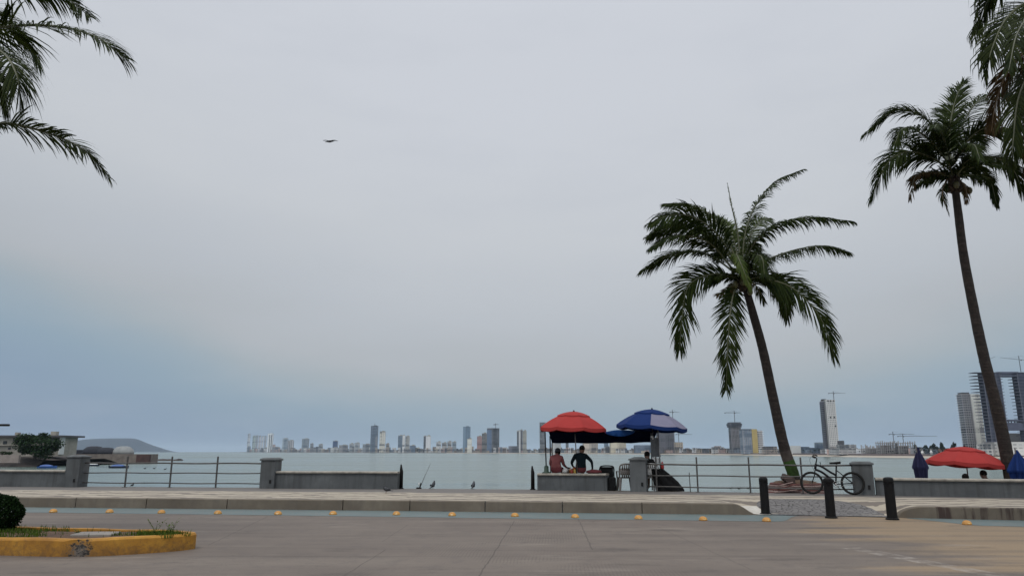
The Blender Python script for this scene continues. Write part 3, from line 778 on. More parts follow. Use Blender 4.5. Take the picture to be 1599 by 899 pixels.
bl(MB().tube([BB + V((0, -.06, 0)), BB + V((.09, -.065, -.14))], .011, 6).tube([BB + V((0, .06, 0)), BB + V((-.09, .065, .14))], .011, 6), 'crank', m_chrome, cr)
for s, o_ in ((-1, V((.09, -.11, -.145))), (1, V((-.09, .11, .14)))): bl(MB().box(BB + o_ - V((0, 0, .012)), (.09, .08, .025)), 'pedal', m_tyre, cr, False)
mb = MB().tube([BB + V((-.01, -.05, .085)), RH + V((0, -.05, .04))], .006, 5).tube([BB + V((-.01, -.05, -.085)), RH + V((0, -.05, -.04))], .006, 5); bl(mb, 'chain', m_chrome)
mb = MB()
for i in range(8):
    a0, a1 = R(40 + 13 * i), R(40 + 13 * (i + 1))
bl(MB().tube([V((-.27, 0, .83)), V((-.29, 0, .97)), V((-.265, 0, .92))], .008, 5), 'lock', m_tyre)

# ---- palm foot planter, people, stall
def person(name, loc, rz, J, label, cols, hair='cap', group=None):
    """one continuous skinned body; J overrides joints (local, facing +Y, origin at the pelvis)"""
    base = dict(pel=(0, 0, .09), spi=(0, .0, .28), che=(0, .02, .43), nec=(0, .025, .585), hd0=(0, .045, .67), hd1=(0, .05, .755), nose=(0, .15, .705),
                eL=(-.088, .045, .70), eR=(.088, .045, .70),
                shL=(-.18, .015, .50), elL=(-.25, .06, .24), wrL=(-.14, .24, .14), paL=(-.10, .31, .12), shR=(.18, .015, .50), elR=(.25, .06, .24), wrR=(.14, .24, .14), paR=(.10, .31, .12),
                hiL=(-.10, .04, .06), knL=(-.13, .42, .08), anL=(-.13, .44, -.36), toL=(-.13, .58, -.40), hiR=(.10, .04, .06), knR=(.13, .42, .08), anR=(.13, .44, -.36), toR=(.13, .58, -.40))
    base.update(J); P = {k: V(v) for k, v in base.items()}
    rad = dict(pel=.145, spi=.125, che=.145, nec=.055, hd0=.082, hd1=.088, nose=.014, eL=.02, eR=.02, shL=.07, shR=.07, elL=.046, elR=.046, wrL=.03, wrR=.03, paL=.034, paR=.034,
               hiL=.095, hiR=.095, knL=.062, knR=.062, anL=.042, anR=.042, toL=.036, toR=.036)
    E_ = [('pel', 'spi', 1), ('spi', 'che', 1), ('che', 'nec', 1), ('nec', 'hd0', 0), ('hd0', 'hd1', 0), ('hd0', 'nose', 0), ('hd0', 'eL', 0), ('hd0', 'eR', 0)]
    for s in 'LR':
        E_ += [('che', 'sh' + s, 1), ('sh' + s, 'el' + s, 1), ('el' + s, 'wr' + s, 3), ('wr' + s, 'pa' + s, 0), ('pel', 'hi' + s, 2), ('hi' + s, 'kn' + s, 2), ('kn' + s, 'an' + s, 0), ('an' + s, 'to' + s, 4)]
        d = (P['pa' + s] - P['wr' + s]).normalized(); sd = d.cross(V((0, 0, 1))).normalized() * (1 if s == 'L' else -1); dn = d.cross(sd)
        if dn.z > 0: dn = -dn
        for i, (o_, ln) in enumerate(((-.028, .075), (-.010, .085), (.010, .08), (.027, .062))):
            a = P['pa' + s] + sd * o_ + d * .01; k1, k2 = 'f%s%da' % (s, i), 'f%s%db' % (s, i)
            P[k1] = a + d * ln * .55 + dn * .005; P[k2] = a + d * ln * .9 + dn * .03; rad[k1] = .0095; rad[k2] = .0085
            E_ += [('pa' + s, k1, 0), (k1, k2, 0)]
        P['t' + s] = P['wr' + s] + d * .03 + sd * .035; P['u' + s] = P['t' + s] + d * .04 + sd * .012; rad['t' + s] = .013; rad['u' + s] = .0095
        E_ += [('wr' + s, 't' + s, 0), ('t' + s, 'u' + s, 0)]
    for k in ('pel', 'spi', 'che', 'shL', 'shR', 'elL', 'elR', 'hiL', 'hiR', 'knL', 'knR', 'nec'): rad[k] *= 1.2
    keys = list(P); me = bpy.data.meshes.new(name); me.from_pydata([tuple(P[k]) for k in keys], [(keys.index(a), keys.index(b_)) for a, b_, _ in E_], [])
    o = bpy.data.objects.new(name, me); COL.objects.link(o)
    o.modifiers.new('skin', 'SKIN'); sk = me.skin_vertices[0].data
    for i, k in enumerate(keys): sk[i].radius = (rad[k], rad[k]); sk[i].use_root = (k == 'pel')
    sb = o.modifiers.new('sub', 'SUBSURF'); sb.levels = 2; sb.render_levels = 2
    dg = bpy.context.evaluated_depsgraph_get(); nm = bpy.data.meshes.new_from_object(o.evaluated_get(dg))
    bpy.data.objects.remove(o); bpy.data.meshes.remove(me)
    for c in cols: nm.materials.append(c)
    segs = [(P[a], P[b_], s, min(rad[a], rad[b_])) for a, b_, s in E_]
    for pl in nm.polygons:
        best = None
        for a, b_, s, r in segs:
            ab = b_ - a; t_ = max(0, min(1, (pl.center - a).dot(ab) / max(1e-9, ab.length_squared))); dd_ = (pl.center - (a + ab * t_)).length - r
            if best is None or dd_ < best[0]: best = (dd_, s)
        s = best[1]
        if s == 1 and pl.center.z < P['pel'].z + .05 and (pl.center - P['pel']).length < .22: s = 2
        pl.material_index = s; pl.use_smooth = True
    nm.name = name
    o = bpy.data.objects.new(name, nm); COL.objects.link(o); o.location = loc; o.rotation_euler = (0, 0, rz)
    tag(o, label, 'person', group)
    hc = P['hd0'].lerp(P['hd1'], .75)
    mb = MB()
    def halfcap(r, zmin, yshift=0):
        vs = []; n = 14; k = 6
        for i in range(k + 1):
            a = zmin + (math.pi / 2 - zmin) * i / k
            for j in range(n):
                g = 2 * math.pi * j / n; vs.append(hc + V((r[0]*math.cos(a)*math.cos(g), r[1]*math.cos(a)*math.sin(g) + yshift, r[2]*math.sin(a))))
        mb.add(vs, [(i*n+j, i*n+(j+1) % n, (i+1)*n+(j+1) % n, (i+1)*n+j) for i in range(k) for j in range(n)])
    m_hair = mat('black hair', (.005, .0045, .004), (.010, .008, .007), .8, 25, .4, spec=.1)
    if hair == 'cap':
        mb2 = MB(); halfcap((.104, .112, .115), -.25)
        mb.add([hc + V((-.075, .09, .015)), hc + V((.075, .09, .015)), hc + V((.06, .19, -.01)), hc + V((-.06, .19, -.01)), hc + V((-.075, .09, .005)), hc + V((.075, .09, .005)), hc + V((.06, .19, -.02)), hc + V((-.06, .19, -.02))], [(0, 1, 2, 3), (7, 6, 5, 4), (0, 3, 7, 4), (1, 5, 6, 2), (3, 2, 6, 7)])
        c = mb.build('cap', mat('dark cap cloth', (.012, .013, .018), (.022, .022, .026), .8, 12), None, smooth_=True); c.parent = o
        h2 = MB(); h2.lathe(hc + V((0, -.012, -.10)), [(.08, 0), (.098, .04), (.1, .09)], 14); c = h2.build('hair', m_hair, None, smooth_=True); c.parent = o
    else:
        halfcap((.100, .106, .108), -.45, -.012); c = mb.build('hair', m_hair, None, smooth_=True); c.parent = o
    for s in (-1, 1):
        e = MB().ell(P['hd0'] + V((.034 * s, .078, .055)), (.014, .01, .011), 8).build('eye', mat('eye', (.6, .58, .55), None, .3), None); e.parent = o
    return o
m_skin = mat('brown skin', (.15, .075, .048), (.11, .055, .035), .55, 6, .05); m_shoe = mat('dark sandals', (.03, .025, .02), None, .7)
m_pink = mat('faded red shirt', (.25, .075, .072), (.17, .05, .05), .85, 5, .3); m_maroon = mat('maroon shorts', (.17, .035, .04), (.11, .022, .026), .85, 6, .3)
m_navy = mat('dark navy jersey', (.004, .010, .014), (.008, .016, .021), .85, 5, .2, spec=.1); m_blackc = mat('black cloth', (.010, .010, .011), (.018, .018, .018), .85, 6, .3, spec=.1)

def wall_top(px, hz, off=.1): p = rail_pt(px, hz, off); return p
pw = wall_top(869, .27 + .56, .16)
person('person', pw + V((0, .0, .055)), R(-14), dict(spi=(.0, .03, .26), che=(.01, .05, .42), nec=(.02, .08, .56), hd0=(.035, .11, .635), hd1=(.045, .12, .70), nose=(.10, .19, .665), eL=(-.045, .12, .665), eR=(.115, .09, .665),
       shL=(-.17, .04, .46), shR=(.185, .05, .45), elR=(.24, .13, .22), wrR=(.32, .32, .12), paR=(.36, .39, .11), elL=(-.23, .12, .22), wrL=(-.1, .3, .1), paL=(-.05, .36, .09)),
       'person in a faded red shirt and dark cap sitting on the short wall', [m_skin, m_pink, m_maroon, m_pink, m_shoe], 'cap')
pw2 = wall_top(907.5, .27 + .56, .16)
person('person', pw2 + V((0, 0, .055)), R(4), dict(spi=(0, .01, .30), che=(.0, .02, .46), nec=(.04, .04, .62), hd0=(.065, .05, .71), hd1=(.07, .055, .80), nose=(.07, .15, .74), eL=(-.02, .05, .74), eR=(.155, .05, .74),
       shL=(-.19, .01, .52), elL=(-.30, .08, .30), wrL=(-.24, .26, .18), paL=(-.2, .32, .16), shR=(.20, .015, .52), elR=(.39, .03, .34), wrR=(.43, .12, .09), paR=(.42, .17, .035)),
       'person in a dark navy jersey sitting on the short wall, right arm bent outwards', [m_skin, m_navy, m_maroon, m_navy, m_shoe], 'hair')

# things lying on the short wall
def bottle(px, off, h, r, m, label, capm):
    p = rail_pt(px, .27 + .561, off)
    t = thing('sauce_bottle', p, label, 'bottle', 'bottles on the short wall')
    MB().lathe(p, [(r * .95, 0), (r, .01), (r, h * .55), (r * .45, h * .75), (r * .4, h * .86)], 12).build('glass_body', m, t, smooth_=True)
    MB().lathe(p, [(r * .5, h * .861), (r * .5, h), (r * .2, h + .004)], 10).build('bottle_cap', capm, t)
m_amb = mat('amber sauce', (.42, .15, .02), (.3, .09, .015), .25, 9, 0); m_red = mat('red sauce', (.32, .03, .015), None, .25); m_brn = mat('brown sauce', (.05, .025, .012), None, .25); m_yel = mat('yellow sauce', (.5, .33, .05), None, .3)
for px, of, h, r, m, lb in ((888, .0, .17, .036, m_brn, 'short brown sauce bottle, leftmost on the short wall'), (890.8, .06, .2, .035, m_amb, 'amber sauce bottle just right of the short brown one'), (893.3, -.02, .16, .04, m_red, 'squat red sauce bottle in the middle of the bottles on the wall'),
                            (895.6, .05, .25, .034, m_amb, 'tall amber sauce bottle before the navy jersey'), (898, -.02, .18, .036, m_yel, 'yellow sauce bottle close to the parasol pole'), (900.3, .07, .2, .034, m_brn, 'tall brown sauce bottle, rightmost on the short wall')):
    bottle(px, of, h, r, m, lb, m_red if m is m_yel else m_black)
p = rail_pt(884, .27 + .561, .2); mb = MB(); mb.lathe(p, [(.03, 0), (.10, .02), (.11, .09), (.07, .14), (.02, .17)], 12, wob=lambda j, r, z: 1 + .25 * math.sin(j * 2.3 + z * 30), sx=1.2)
tag(mb.build('plastic_bag', m_white, loc=p, smooth_=True), 'crumpled white plastic bag on the wall between the two seated people', 'bag')
p = rail_pt(928, .27 + .561, .12); mb = MB(); mb.lathe(p, [(.1, 0), (.16, .03), (.15, .09), (.05, .13)], 14, wob=lambda j, r, z: 1 + .18 * math.sin(j * 1.9 + z * 20), sx=1.5)
tag(mb.build('cloth_bundle', m_maroon, loc=p, smooth_=True), 'folded dark red cloth on the wall at the right of the navy jersey', 'cloth')

# parasols
m_pole = mat('parasol pole', (.30, .29, .28), (.15, .14, .13), .4, 8, .05, metal=.6)
def cloth_mat(name, c, tr=.18, sp_=.12):
    m, nt, b = new_mat(name); n = noise_n(nt, obj_vec(nt), 2.5, 5, .6)
    col = mix_c(nt, n, c, tuple(x * .72 for x in c)); L(nt, col, b.inputs['Base Color']); b.inputs['Roughness'].default_value = .85; b.inputs['Specular IOR Level'].default_value = sp_
    t = nt.nodes.new('ShaderNodeBsdfTranslucent'); L(nt, col, t.inputs[0]); mx = nt.nodes.new('ShaderNodeMixShader'); mx.inputs[0].default_value = tr
    L(nt, b.outputs[0], mx.inputs[1]); L(nt, t.outputs[0], mx.inputs[2]); L(nt, mx.outputs[0], nt.nodes['Material Output'].inputs[0])
    return m
m_pred, m_pblue, m_plav = cloth_mat('red parasol cloth', (.46, .055, .050), .1), cloth_mat('blue parasol cloth', (.015, .040, .16), .08), cloth_mat('faded lavender cloth', (.32, .31, .42), .2)
def parasol(apex, Rr, H, tilt, foot, m, label, odd=(), m2=None, a0=.2, val=.12):
    t = thing('parasol', foot, label, 'parasol')
    M = tilt.to_3x3(); n = 8; per = 6; tot = n * per
    def pt(r, g):
        k = (g * n / (2 * math.pi)) % 1; sag = 4 * k * (1 - k)
        flat = math.cos(math.pi / n) / math.cos((k - .5) * 2 * math.pi / n) ; flat = 1 + (flat - 1) * .8
        x = r / Rr; z = -H * (x ** 1.9 * .95 + .05 * x) - .035 * sag * x
        return V((math.cos(g + a0) * r * flat, math.sin(g + a0) * r * flat, z))
    def shell(r0, r1, dz, thick, name, steps, skirt):
        mb = MB(); rows = []
        for i in range(steps + 1):
            r = r0 + (r1 - r0) * i / steps; rows.append([pt(r, 2 * math.pi * j / tot) + V((0, 0, dz)) for j in range(tot)])
        if skirt:
            rows.append([pt(r1, 2 * math.pi * j / tot) * 1.0 + V((0, 0, dz - skirt * (.86 + .14 * math.sin(math.pi * ((j / per) % 1)))) ) * 1 for j in range(tot)])
        vs = [apex + M @ p for rw in rows for p in rw]; vs2 = [apex + M @ (p + V((0, 0, -thick)) * 1 - V((p.x, p.y, 0)) * .004) for rw in rows for p in rw]
        k = len(rows); o_ = len(vs)
        for i in range(k - 1):
            for j in range(tot):
                q = (j + 1) % tot; f1 = (i*tot+j, (i+1)*tot+j, (i+1)*tot+q, i*tot+q); mi = 1 if (j // per) in odd and dz <= 0 and i < steps else 0
                mb.f.append(f1); mb.m.append(mi); mb.f.append(tuple(o_ + x for x in reversed(f1))); mb.m.append(mi)
        for j in range(tot):
            q = (j + 1) % tot; e = (k - 1) * tot; mb.f.append((e + j, o_ + e + j, o_ + e + q, e + q)); mb.m.append(0)
        mb.v = vs + vs2
        return mb.build(name, [m, m2 or m], t)
    shell(.06 * Rr, Rr, -.012, .006, 'canopy', 8, val)
    shell(.012, .5 * Rr, .03, .006, 'vent_cap', 5, .04)
    top = apex + M @ V((0, 0, -.02))
    MB().tube([foot, top], .019, 8).build('pole', m_pole, t, smooth_=True)
    MB().lathe(apex + M @ V((0, 0, .02)), [(.028, 0), (.036, .02), (.02, .05), (.006, .06)], 10).build('finial', m_black, t)
    hubp = top.lerp(foot, .34 * H / max(.1, (top - foot).length) + .12)
    for i in range(n):
        g = 2 * math.pi * i / n
        mb = MB().tube([apex + M @ (pt(Rr * x, g) + V((0, 0, -.03))) for x in (.05, .3, .6, .85, .99)], .006, 5)
        mb.tube([hubp, apex + M @ (pt(Rr * .55, g) + V((0, 0, -.034)))], .005, 5)
        mb.build('rib', m_pole, t)
    return t
def tiltm(ax, deg): return Matrix.Rotation(R(deg), 4, ax)
DW = ry(2.3)
ap = at_y(896, 643.5, DW + .35); parasol(ap, 1.19, .53, tiltm('Y', 1.5), V((at_y(901.5, 740, DW + .02).x, DW + .02, .831)), m_pred, 'red parasol shading the two people seated on the short wall')
ap2 = at_y(1018, 640, DW + .2); parasol(ap2, 1.21, .55, tiltm('Y', 4), V((at_y(1021, 760, DW - .1).x, DW - .1, .27)), m_pblue, 'blue parasol with one faded lavender panel beside the stall', odd=(6, 7), m2=m_plav, a0=R(-12))
# far red parasol on the terrace beyond the right wall
TX = at_y(1509, 700, 24.2)
ap3 = at_y(1506, 698.5, 24.4); parasol(ap3, 1.18, .46, tiltm('Y', 4.5), V((at_y(1511, 745, 24.4).x, 24.4, -.5)), m_pred, 'red parasol open beyond the right wall, above two heads', a0=0)

def folded(px, ytop, ybot, Y, label, m, wd):
    top = at_y(px, ytop, Y); foot = V((top.x + .05, Y, -.52))
    t = thing('folded_parasol', foot, label, 'parasol', 'folded blue parasols beyond the right wall')
    MB().tube([foot, top + V((0, 0, .05))], .019, 8).build('pole', m_pole, t)
    h = top.z - foot.z
    wob = lambda j, r, z: 1 + .22 * math.cos(j * math.pi * 2 * 8 / 48) + .06 * math.sin(j * .7 + z * 3)
    zt = top.z - foot.z
    MB().lathe(foot, [(.015, zt), (wd * .35, zt - .2), (wd * .75, zt - .42), (wd, zt - .60), (wd * .96, zt - .66), (wd * .5, zt - .6)], 48, wob=wob).build('vent_cap', m, t)
    MB().lathe(foot, [(wd * .62, zt - .56), (wd * .86, zt - .66), (wd * .72, zt - .95), (wd * .6, zt - 1.25), (wd * .66, zt - 1.45), (wd * .3, zt - 1.44)], 48, wob=wob).build('canopy', m, t)
m_pnavy = cloth_mat('faded navy parasol cloth', (.030, .032, .075), .1)
folded(1430.5, 697.5, 742, 23.2, 'folded faded navy parasol behind the right wall, beside the open red one', m_pnavy, .20)
folded(1585, 702, 742, 22.6, 'folded bright blue parasol behind the right wall at the foot of the tall palm', m_pblue, .29)
# two people on the terrace, only their heads above the wall
for px, py, lb, rz_ in ((1537, 738.5, 'person with short dark hair sitting beyond the right wall, right of the parasol pole', .2), (1508, 744.0, 'person sitting low beyond the right wall at the foot of the red parasol pole', -.3)):
    hp = at_y(px, py, 23.5)
    o = person('person', V((hp.x, 23.5, hp.z - .74)), rz_, {}, lb, [m_skin, m_blackc, m_navy, m_skin, m_shoe], 'hair')
    t = thing('beach_stool', V((hp.x, 23.5, -.45)), 'low stool hidden beyond the right wall under the ' + ('person right of' if px > 1520 else 'person at') + ' the parasol pole', 'stool')
    zz = hp.z - .74 - .06
    MB().box(V((hp.x, 23.5, zz - .04)), (.4, .4, .04), bev=.01).build('seat', m_white, t)
    for sx in (-1, 1):
        for sy in (-1, 1): MB().tube([V((hp.x + sx * .15, 23.5 + sy * .15, zz - .04)), V((hp.x + sx * .18, 23.5 + sy * .18, -.46))], .018, 6).build('leg', m_white, t)

# ---- stall: tarp on poles
FX0, FX1 = at_y(857, 674, DW + .1), at_y(1027, 672, DW - .1)
RX0, RX1 = at_y(862, 691, DW + 2.3), at_y(1019, 690, DW + 2.2)
st_ = thing('stall_canopy', V(((FX0.x + FX1.x) / 2, DW + 1.0, .27)), 'dark blue tarpaulin stretched on thin poles between the two parasols', 'canopy')
m_tarp_shaded = cloth_mat('blue tarpaulin', (.003, .005, .018), .01, 0)  # near black: shade of the underside is put into the sheet's colour
mb = MB(); nu, nv = 28, 10
def tp(u, v, dz=0):
    a = FX0.lerp(FX1, u); c = RX0.lerp(RX1, u); p = a.lerp(c, v)
    return p + V((0, 0, -.05 * math.sin(math.pi * v) * math.sin(math.pi * u) ** .5 - .02 * math.sin(math.pi * u) + .02 * mnoise.noise(V((u * 7, v * 5, 1))) + dz))
for dz in (0, -.006):
    o_ = len(mb.v)
    for i in range(nu + 1):
        for j in range(nv + 1): mb.v.append(tp(i / nu, j / nv, dz))
    for i in range(nu):
        for j in range(nv):
            q = (o_+i*(nv+1)+j, o_+(i+1)*(nv+1)+j, o_+(i+1)*(nv+1)+j+1, o_+i*(nv+1)+j+1); mb.f.append(q if dz == 0 else tuple(reversed(q))); mb.m.append(0)
mb.build('tarpaulin', m_tarp_shaded, st_, smooth_=True)
mb = MB()      # front lip turned over the line
for i in range(31):
    u = .52 + .27 * i / 30; p = tp(u, 0)
    hgt = .13 * math.sin(math.pi * i / 30) ** .6
    mb.v += [p + V((0, -.015, .06 * math.sin(math.pi * i / 30))), p + V((0, -.05, -.02 - hgt * .5)), p + V((0, -.03 - .02 * math.sin(i), -.03 - hgt))]
for i in range(30):
    for j in range(2): mb.f.append((i*3+j, (i+1)*3+j, (i+1)*3+j+1, i*3+j+1)); mb.m.append(0)
mb.build('front_flap', cloth_mat('lit blue tarpaulin', (.012, .055, .19), .05), st_, smooth_=True)  # lit copy of the same tarpaulin, brightness painted into its blue
for (pt_, foot, mm) in ((at_y(851, 672, DW), rail_pt(853.5, .83, .0), m_black), (tp(0, .35), V((tp(0, .35).x + .05, tp(0, .35).y, -2.75)), m_black), (tp(1, 0, .1), V((FX1.x + .06, FX1.y, .27)), m_pole), (tp(.945, .15, .05), V((tp(.945, .15).x - .03, FX1.y + .35, .27)), m_pole), (tp(1, 1), V((RX1.x, RX1.y, -2.8)), m_pole), (tp(0, 1), V((RX0.x, RX0.y, -2.8)), m_black)):
    MB().tube([foot, V(pt_)], .022, 8).build('pole', mm, st_, smooth_=True)
# rope between left poles and tarp
MB().tube([at_y(851, 673, DW), tp(0, 0)], .008, 5).build('rope', m_black, st_)
fp = rail_pt(853.5, .831, 0)
tag(MB().lathe(fp, [(.15, 0), (.14, .03), (.08, .06), (.075, .22), (.04, .26)], 14).build('parasol_weight', mat('green pole base', (.02, .05, .03), None, .6), loc=fp, smooth_=True), 'small dark green pole base standing on the left end of the short wall', 'pole base')
# grey cloth hanging between the right poles
mb = MB(); a, c_ = at_y(1015.5, 682, DW - .05), at_y(1027, 683, DW - .05); a2, c2_ = at_y(1017, 713, DW - .05), at_y(1032, 713, DW - .05)
for th in (0, .012):
    o_ = len(mb.v)
    for i in range(9):
        for j in range(7):
            p = a.lerp(c_, i / 8).lerp(a2.lerp(c2_, i / 8), j / 6); mb.v.append(p + V((0, th + .025 * math.sin(i * 1.6 + j * .2), 0)))
    for i in range(8):
        for j in range(6): mb.f.append((o_+i*7+j, o_+(i+1)*7+j, o_+(i+1)*7+j+1, o_+i*7+j+1)); mb.m.append(0)
tag(mb.build('hanging_cloth', mat('grey mesh cloth', (.15, .16, .165), (.10, .105, .11), .85, 14), loc=a, smooth_=True), 'grey cloth hanging between the poles under the blue parasol', 'cloth')
for px, lb in ((1018, 'white knotted cord on the left pole above the grey cloth'), (1026.5, 'white knotted cord on the right pole above the grey cloth')):
    p = at_y(px, 681.5, DW - .08); tag(MB().ell(p, (.05, .04, .04), 8).ell(p + V((.03, 0, -.05)), (.025, .02, .05), 8).build('cord_knot', m_white, loc=p, smooth_=True), lb, 'cord')
p = at_y(1020.5, 723, DW - .02); tag(MB().lathe(p, [(.055, 0), (.062, .02), (.06, .17), (.03, .2), (.025, .22)], 12).build('water_jug', m_white, loc=p, smooth_=True), 'white jug hanging on the pole under the grey cloth, left of the white box', 'jug')
p = at_y(1028, 722.5, DW - .02); tag(MB().box(p, (.15, .12, .17), bev=.015).build('food_box', m_white, loc=p), 'white box hanging under the grey cloth by the right pole', 'box')

# chairs
def plastic_chair(loc, rz, m, label, slots=True):
    t = thing('plastic_chair', loc, label, 'chair'); t.rotation_euler = (0, 0, rz)
    def a(mb, n, par=None, sm=False): o = mb.build(n, m, None, smooth_=sm); o.parent = par or t; return o
    a(MB().box((0, 0, .41), (.44, .42, .035), bev=.015), 'seat')
    mb = MB(); mb.tube(spline([(-.23, -.2, .42), (-.24, -.25, .66), (-.2, -.3, .84), (0, -.32, .88), (.2, -.3, .84), (.24, -.25, .66), (.23, -.2, .42)], 24), .026, 8)
    for i in range(5):
        x = -.14 + .07 * i; mb.tube([(x, -.22, .43), (x * 1.02, -.26, .58)], .028, 6); mb.tube([(x * 1.02, -.27, .68), (x, -.315, .86)], .024, 6)
    mb.box((0, -.266, .52), (.43, .025, .22), bev=.008)
    a(mb, 'backrest', None, True)
    for sx in (-1, 1):
        a(MB().tube(spline([(sx * .23, -.24, .63), (sx * .27, -.05, .63), (sx * .26, .16, .62), (sx * .24, .19, .41)], 12), .024, 6, flat=.6), 'armrest', None, True)
        for sy, sp_y in ((.18, .23), (-.2, -.27)): a(MB().tube([(sx * .2, sy, .42), (sx * .245, sp_y, 0)], [.055, .04], 6), 'leg')
    return t
m_gchair = mat('grey brown plastic', (.17, .155, .145), (.12, .11, .1), .5, 6, .05)
pc_ = rail_pt(977, .27, .28); plastic_chair(pc_, 0.05, m_gchair, 'grey brown plastic chair with slotted back between the short wall and the pillar')
pk = rail_pt(949, .27, .62)
t = thing('folding_chair', pk, 'black folding chair with rounded tube back behind the end of the short wall', 'chair')
MB().tube(spline([pk + V((-.28, -.1, 0)), pk + V((-.28, -.05, .5)), pk + V((-.27, -.14, .72)), pk + V((-.19, -.16, .80)), pk + V((.13, -.16, .80)), pk + V((.21, -.14, .72)), pk + V((.22, -.05, .5)), pk + V((.23, -.1, 0))], 40), .022, 8).build('back_frame', m_black, t, smooth_=True)
MB().box(pk + V((-.03, -.10, .44)), (.44, .03, .33), bev=.01).build('backrest', m_blackc, t)
MB().box(pk + V((-.03, .12, .40)), (.46, .46, .04), bev=.01).build('seat', m_blackc, t)
for sx in (-.25, .19): MB().tube([pk + V((sx, .3, 0)), pk + V((sx, .2, .42))], .02, 6).build('leg', m_black, t)
pb_ = rail_pt(955.5, .27, .25); mb = MB().box(pb_, (.26, .34, .44), bev=.03); tag(mb.build('black_crate', m_blackc, loc=pb_), 'black box on the ground against the right end of the short wall', 'box')

# seated person in black by the railing with a white chair and a draped trolley
ps = rail_pt(1016, .27, .62)
plastic_chair(ps, .0, m_white, 'white plastic chair under the person in black behind the right railing')
person('person', ps + V((-.06, .02, .455)), .1, dict(elR=(.28, .0, .22), wrR=(.3, .2, .12), paR=(.3, .27, .1)), 'person in black clothes seated behind the left end of the right railing', [m_skin, m_blackc, m_blackc, m_blackc, m_shoe], 'hair')
# draped black cover leaning to the right
pt0 = rail_pt(1036, .27, .42)
mb = MB(); rows = [(.72, .20, .05), (.55, .30, .18), (.30, .40, .30), (.05, .46, .44), (-.001, .46, .46)]
n = 16
for z, hw, sh in rows:
    for j in range(n):
        g = 2 * math.pi * j / n; k = 1 + .10 * math.sin(j * 2.1 + z * 8)
        mb.v.append(pt0 + V((sh - .22 + math.cos(g) * hw * k, math.sin(g) * .22 * k, z)))
for i in range(len(rows) - 1):
    for j in range(n): mb.f.append((i*n+j, (i+1)*n+j, (i+1)*n+(j+1) % n, i*n+(j+1) % n)); mb.m.append(0)
mb.f.append(tuple(range(n))); mb.m.append(0)
tag(mb.build('draped_cover', m_blackc, loc=pt0), 'black cover draped over a sloping bundle behind the right railing', 'cover')
p = at_y(1032.5, 741, ps.y - .1); p = V((p.x, pt0.y - .05, .985)); tag(MB().lathe(p, [(.05, 0), (.055, .02), (.055, .17), (.02, .22), (.02, .25)], 12).build('red_bottle', mat('red plastic', (.35, .02, .02), None, .4), loc=p, smooth_=True), 'red bottle standing on top of the draped black cover', 'bottle')

# ---- fishing rod on the edge
p = V((rail_pt(654, .27, .3)))
t = thing('fishing_rod', p, 'thin fishing rod in a small holder on the open promenade edge', 'fishing rod')
tipp = at_y(673, 722, p.y + .1)
MB().tube([p + V((.05, 0, .06)), p.lerp(tipp, .5), tipp], [.012, .008, .004], 6).build('rod', m_rail, t)
MB().box(p, (.18, .12, .05), bev=.01).tube([p + V((.03, 0, .04)), p + V((.07, 0, .2))], .02, 8).build('holder', m_black, t)
MB().ell(p + V((.0, 0, .16)), (.025, .03, .06), 8).build('reel', m_white, t)

# ---- pigeons
m_pig = mat('dark plumage', (.030, .034, .042), (.016, .018, .022), .55, 14, .1); m_pleg = mat('bird leg', (.25, .09, .07), None, .6); m_beak = mat('dark beak', (.03, .028, .025), None, .5)
def pigeon(loc, rz, label, size=.86, upright=0, group='pigeons on the promenade'):
    t = thing('pigeon', loc, label, 'bird', group); t.rotation_euler = (0, 0, rz); t.scale = (size,) * 3
    u = upright
    q = spline([(-.17, 0, .10 - .04 * u), (-.10, 0, .115 - .02 * u), (-.03, 0, .13), (.045, 0, .16 + .03 * u), (.075, 0, .205 + .05 * u), (.085, 0, .24 + .05 * u), (.10, 0, .255 + .05 * u)], 18)
    def rr(i):
        s_ = i / 18; return interp([(0, .018), (.12, .03), (.3, .06), (.48, .068), (.62, .05), (.75, .031), (.88, .030), (1, .012)], s_)
    o = MB().tube(q, [rr(i) for i in range(19)], 10).build('body', m_pig, None, smooth_=True); o.parent = t
    for s in (-1, 1):
        o = MB().ell((-.05, s * .055, .135), (.105, .014, .045), 10, rot=Matrix.Rotation(R(12), 3, 'Y')).build('wing', m_pig, None, smooth_=True); o.parent = t
        o = MB().tube([(0, s * .025, .09), (.008, s * .027, .04), (0, s * .028, .004), (.03, s * .03, .003)], .005, 5).build('leg', m_pleg, None); o.parent = t
    o = MB().box((-.2, 0, .085 - .05 * u), (.10, .05, .012), Matrix.Rotation(R(-8), 3, 'Y')).build('tail', m_pig, None); o.parent = t
    o = MB().tube([(.105, 0, .254 + .05 * u), (.135, 0, .246 + .05 * u)], [.009, .002], 6).build('beak', m_beak, None); o.parent = t
    return t
p = at_z(603, 769.5, .275); pigeon(p, R(-178), 'dark pigeon walking on the cream paving in front of the low wall')
pigeon(rail_pt(676, .27, .32), R(60), 'dark pigeon standing upright on the open edge near the fishing rod', upright=1.2)
pigeon(rail_pt(739, .27, .36), R(75), 'dark pigeon standing alone on the open edge, left of the stall', upright=1.0)
pigeon(rail_pt(206, .27, .25), R(80), 'small dark pigeon under the left railing beside its first post', .5, upright=.3)
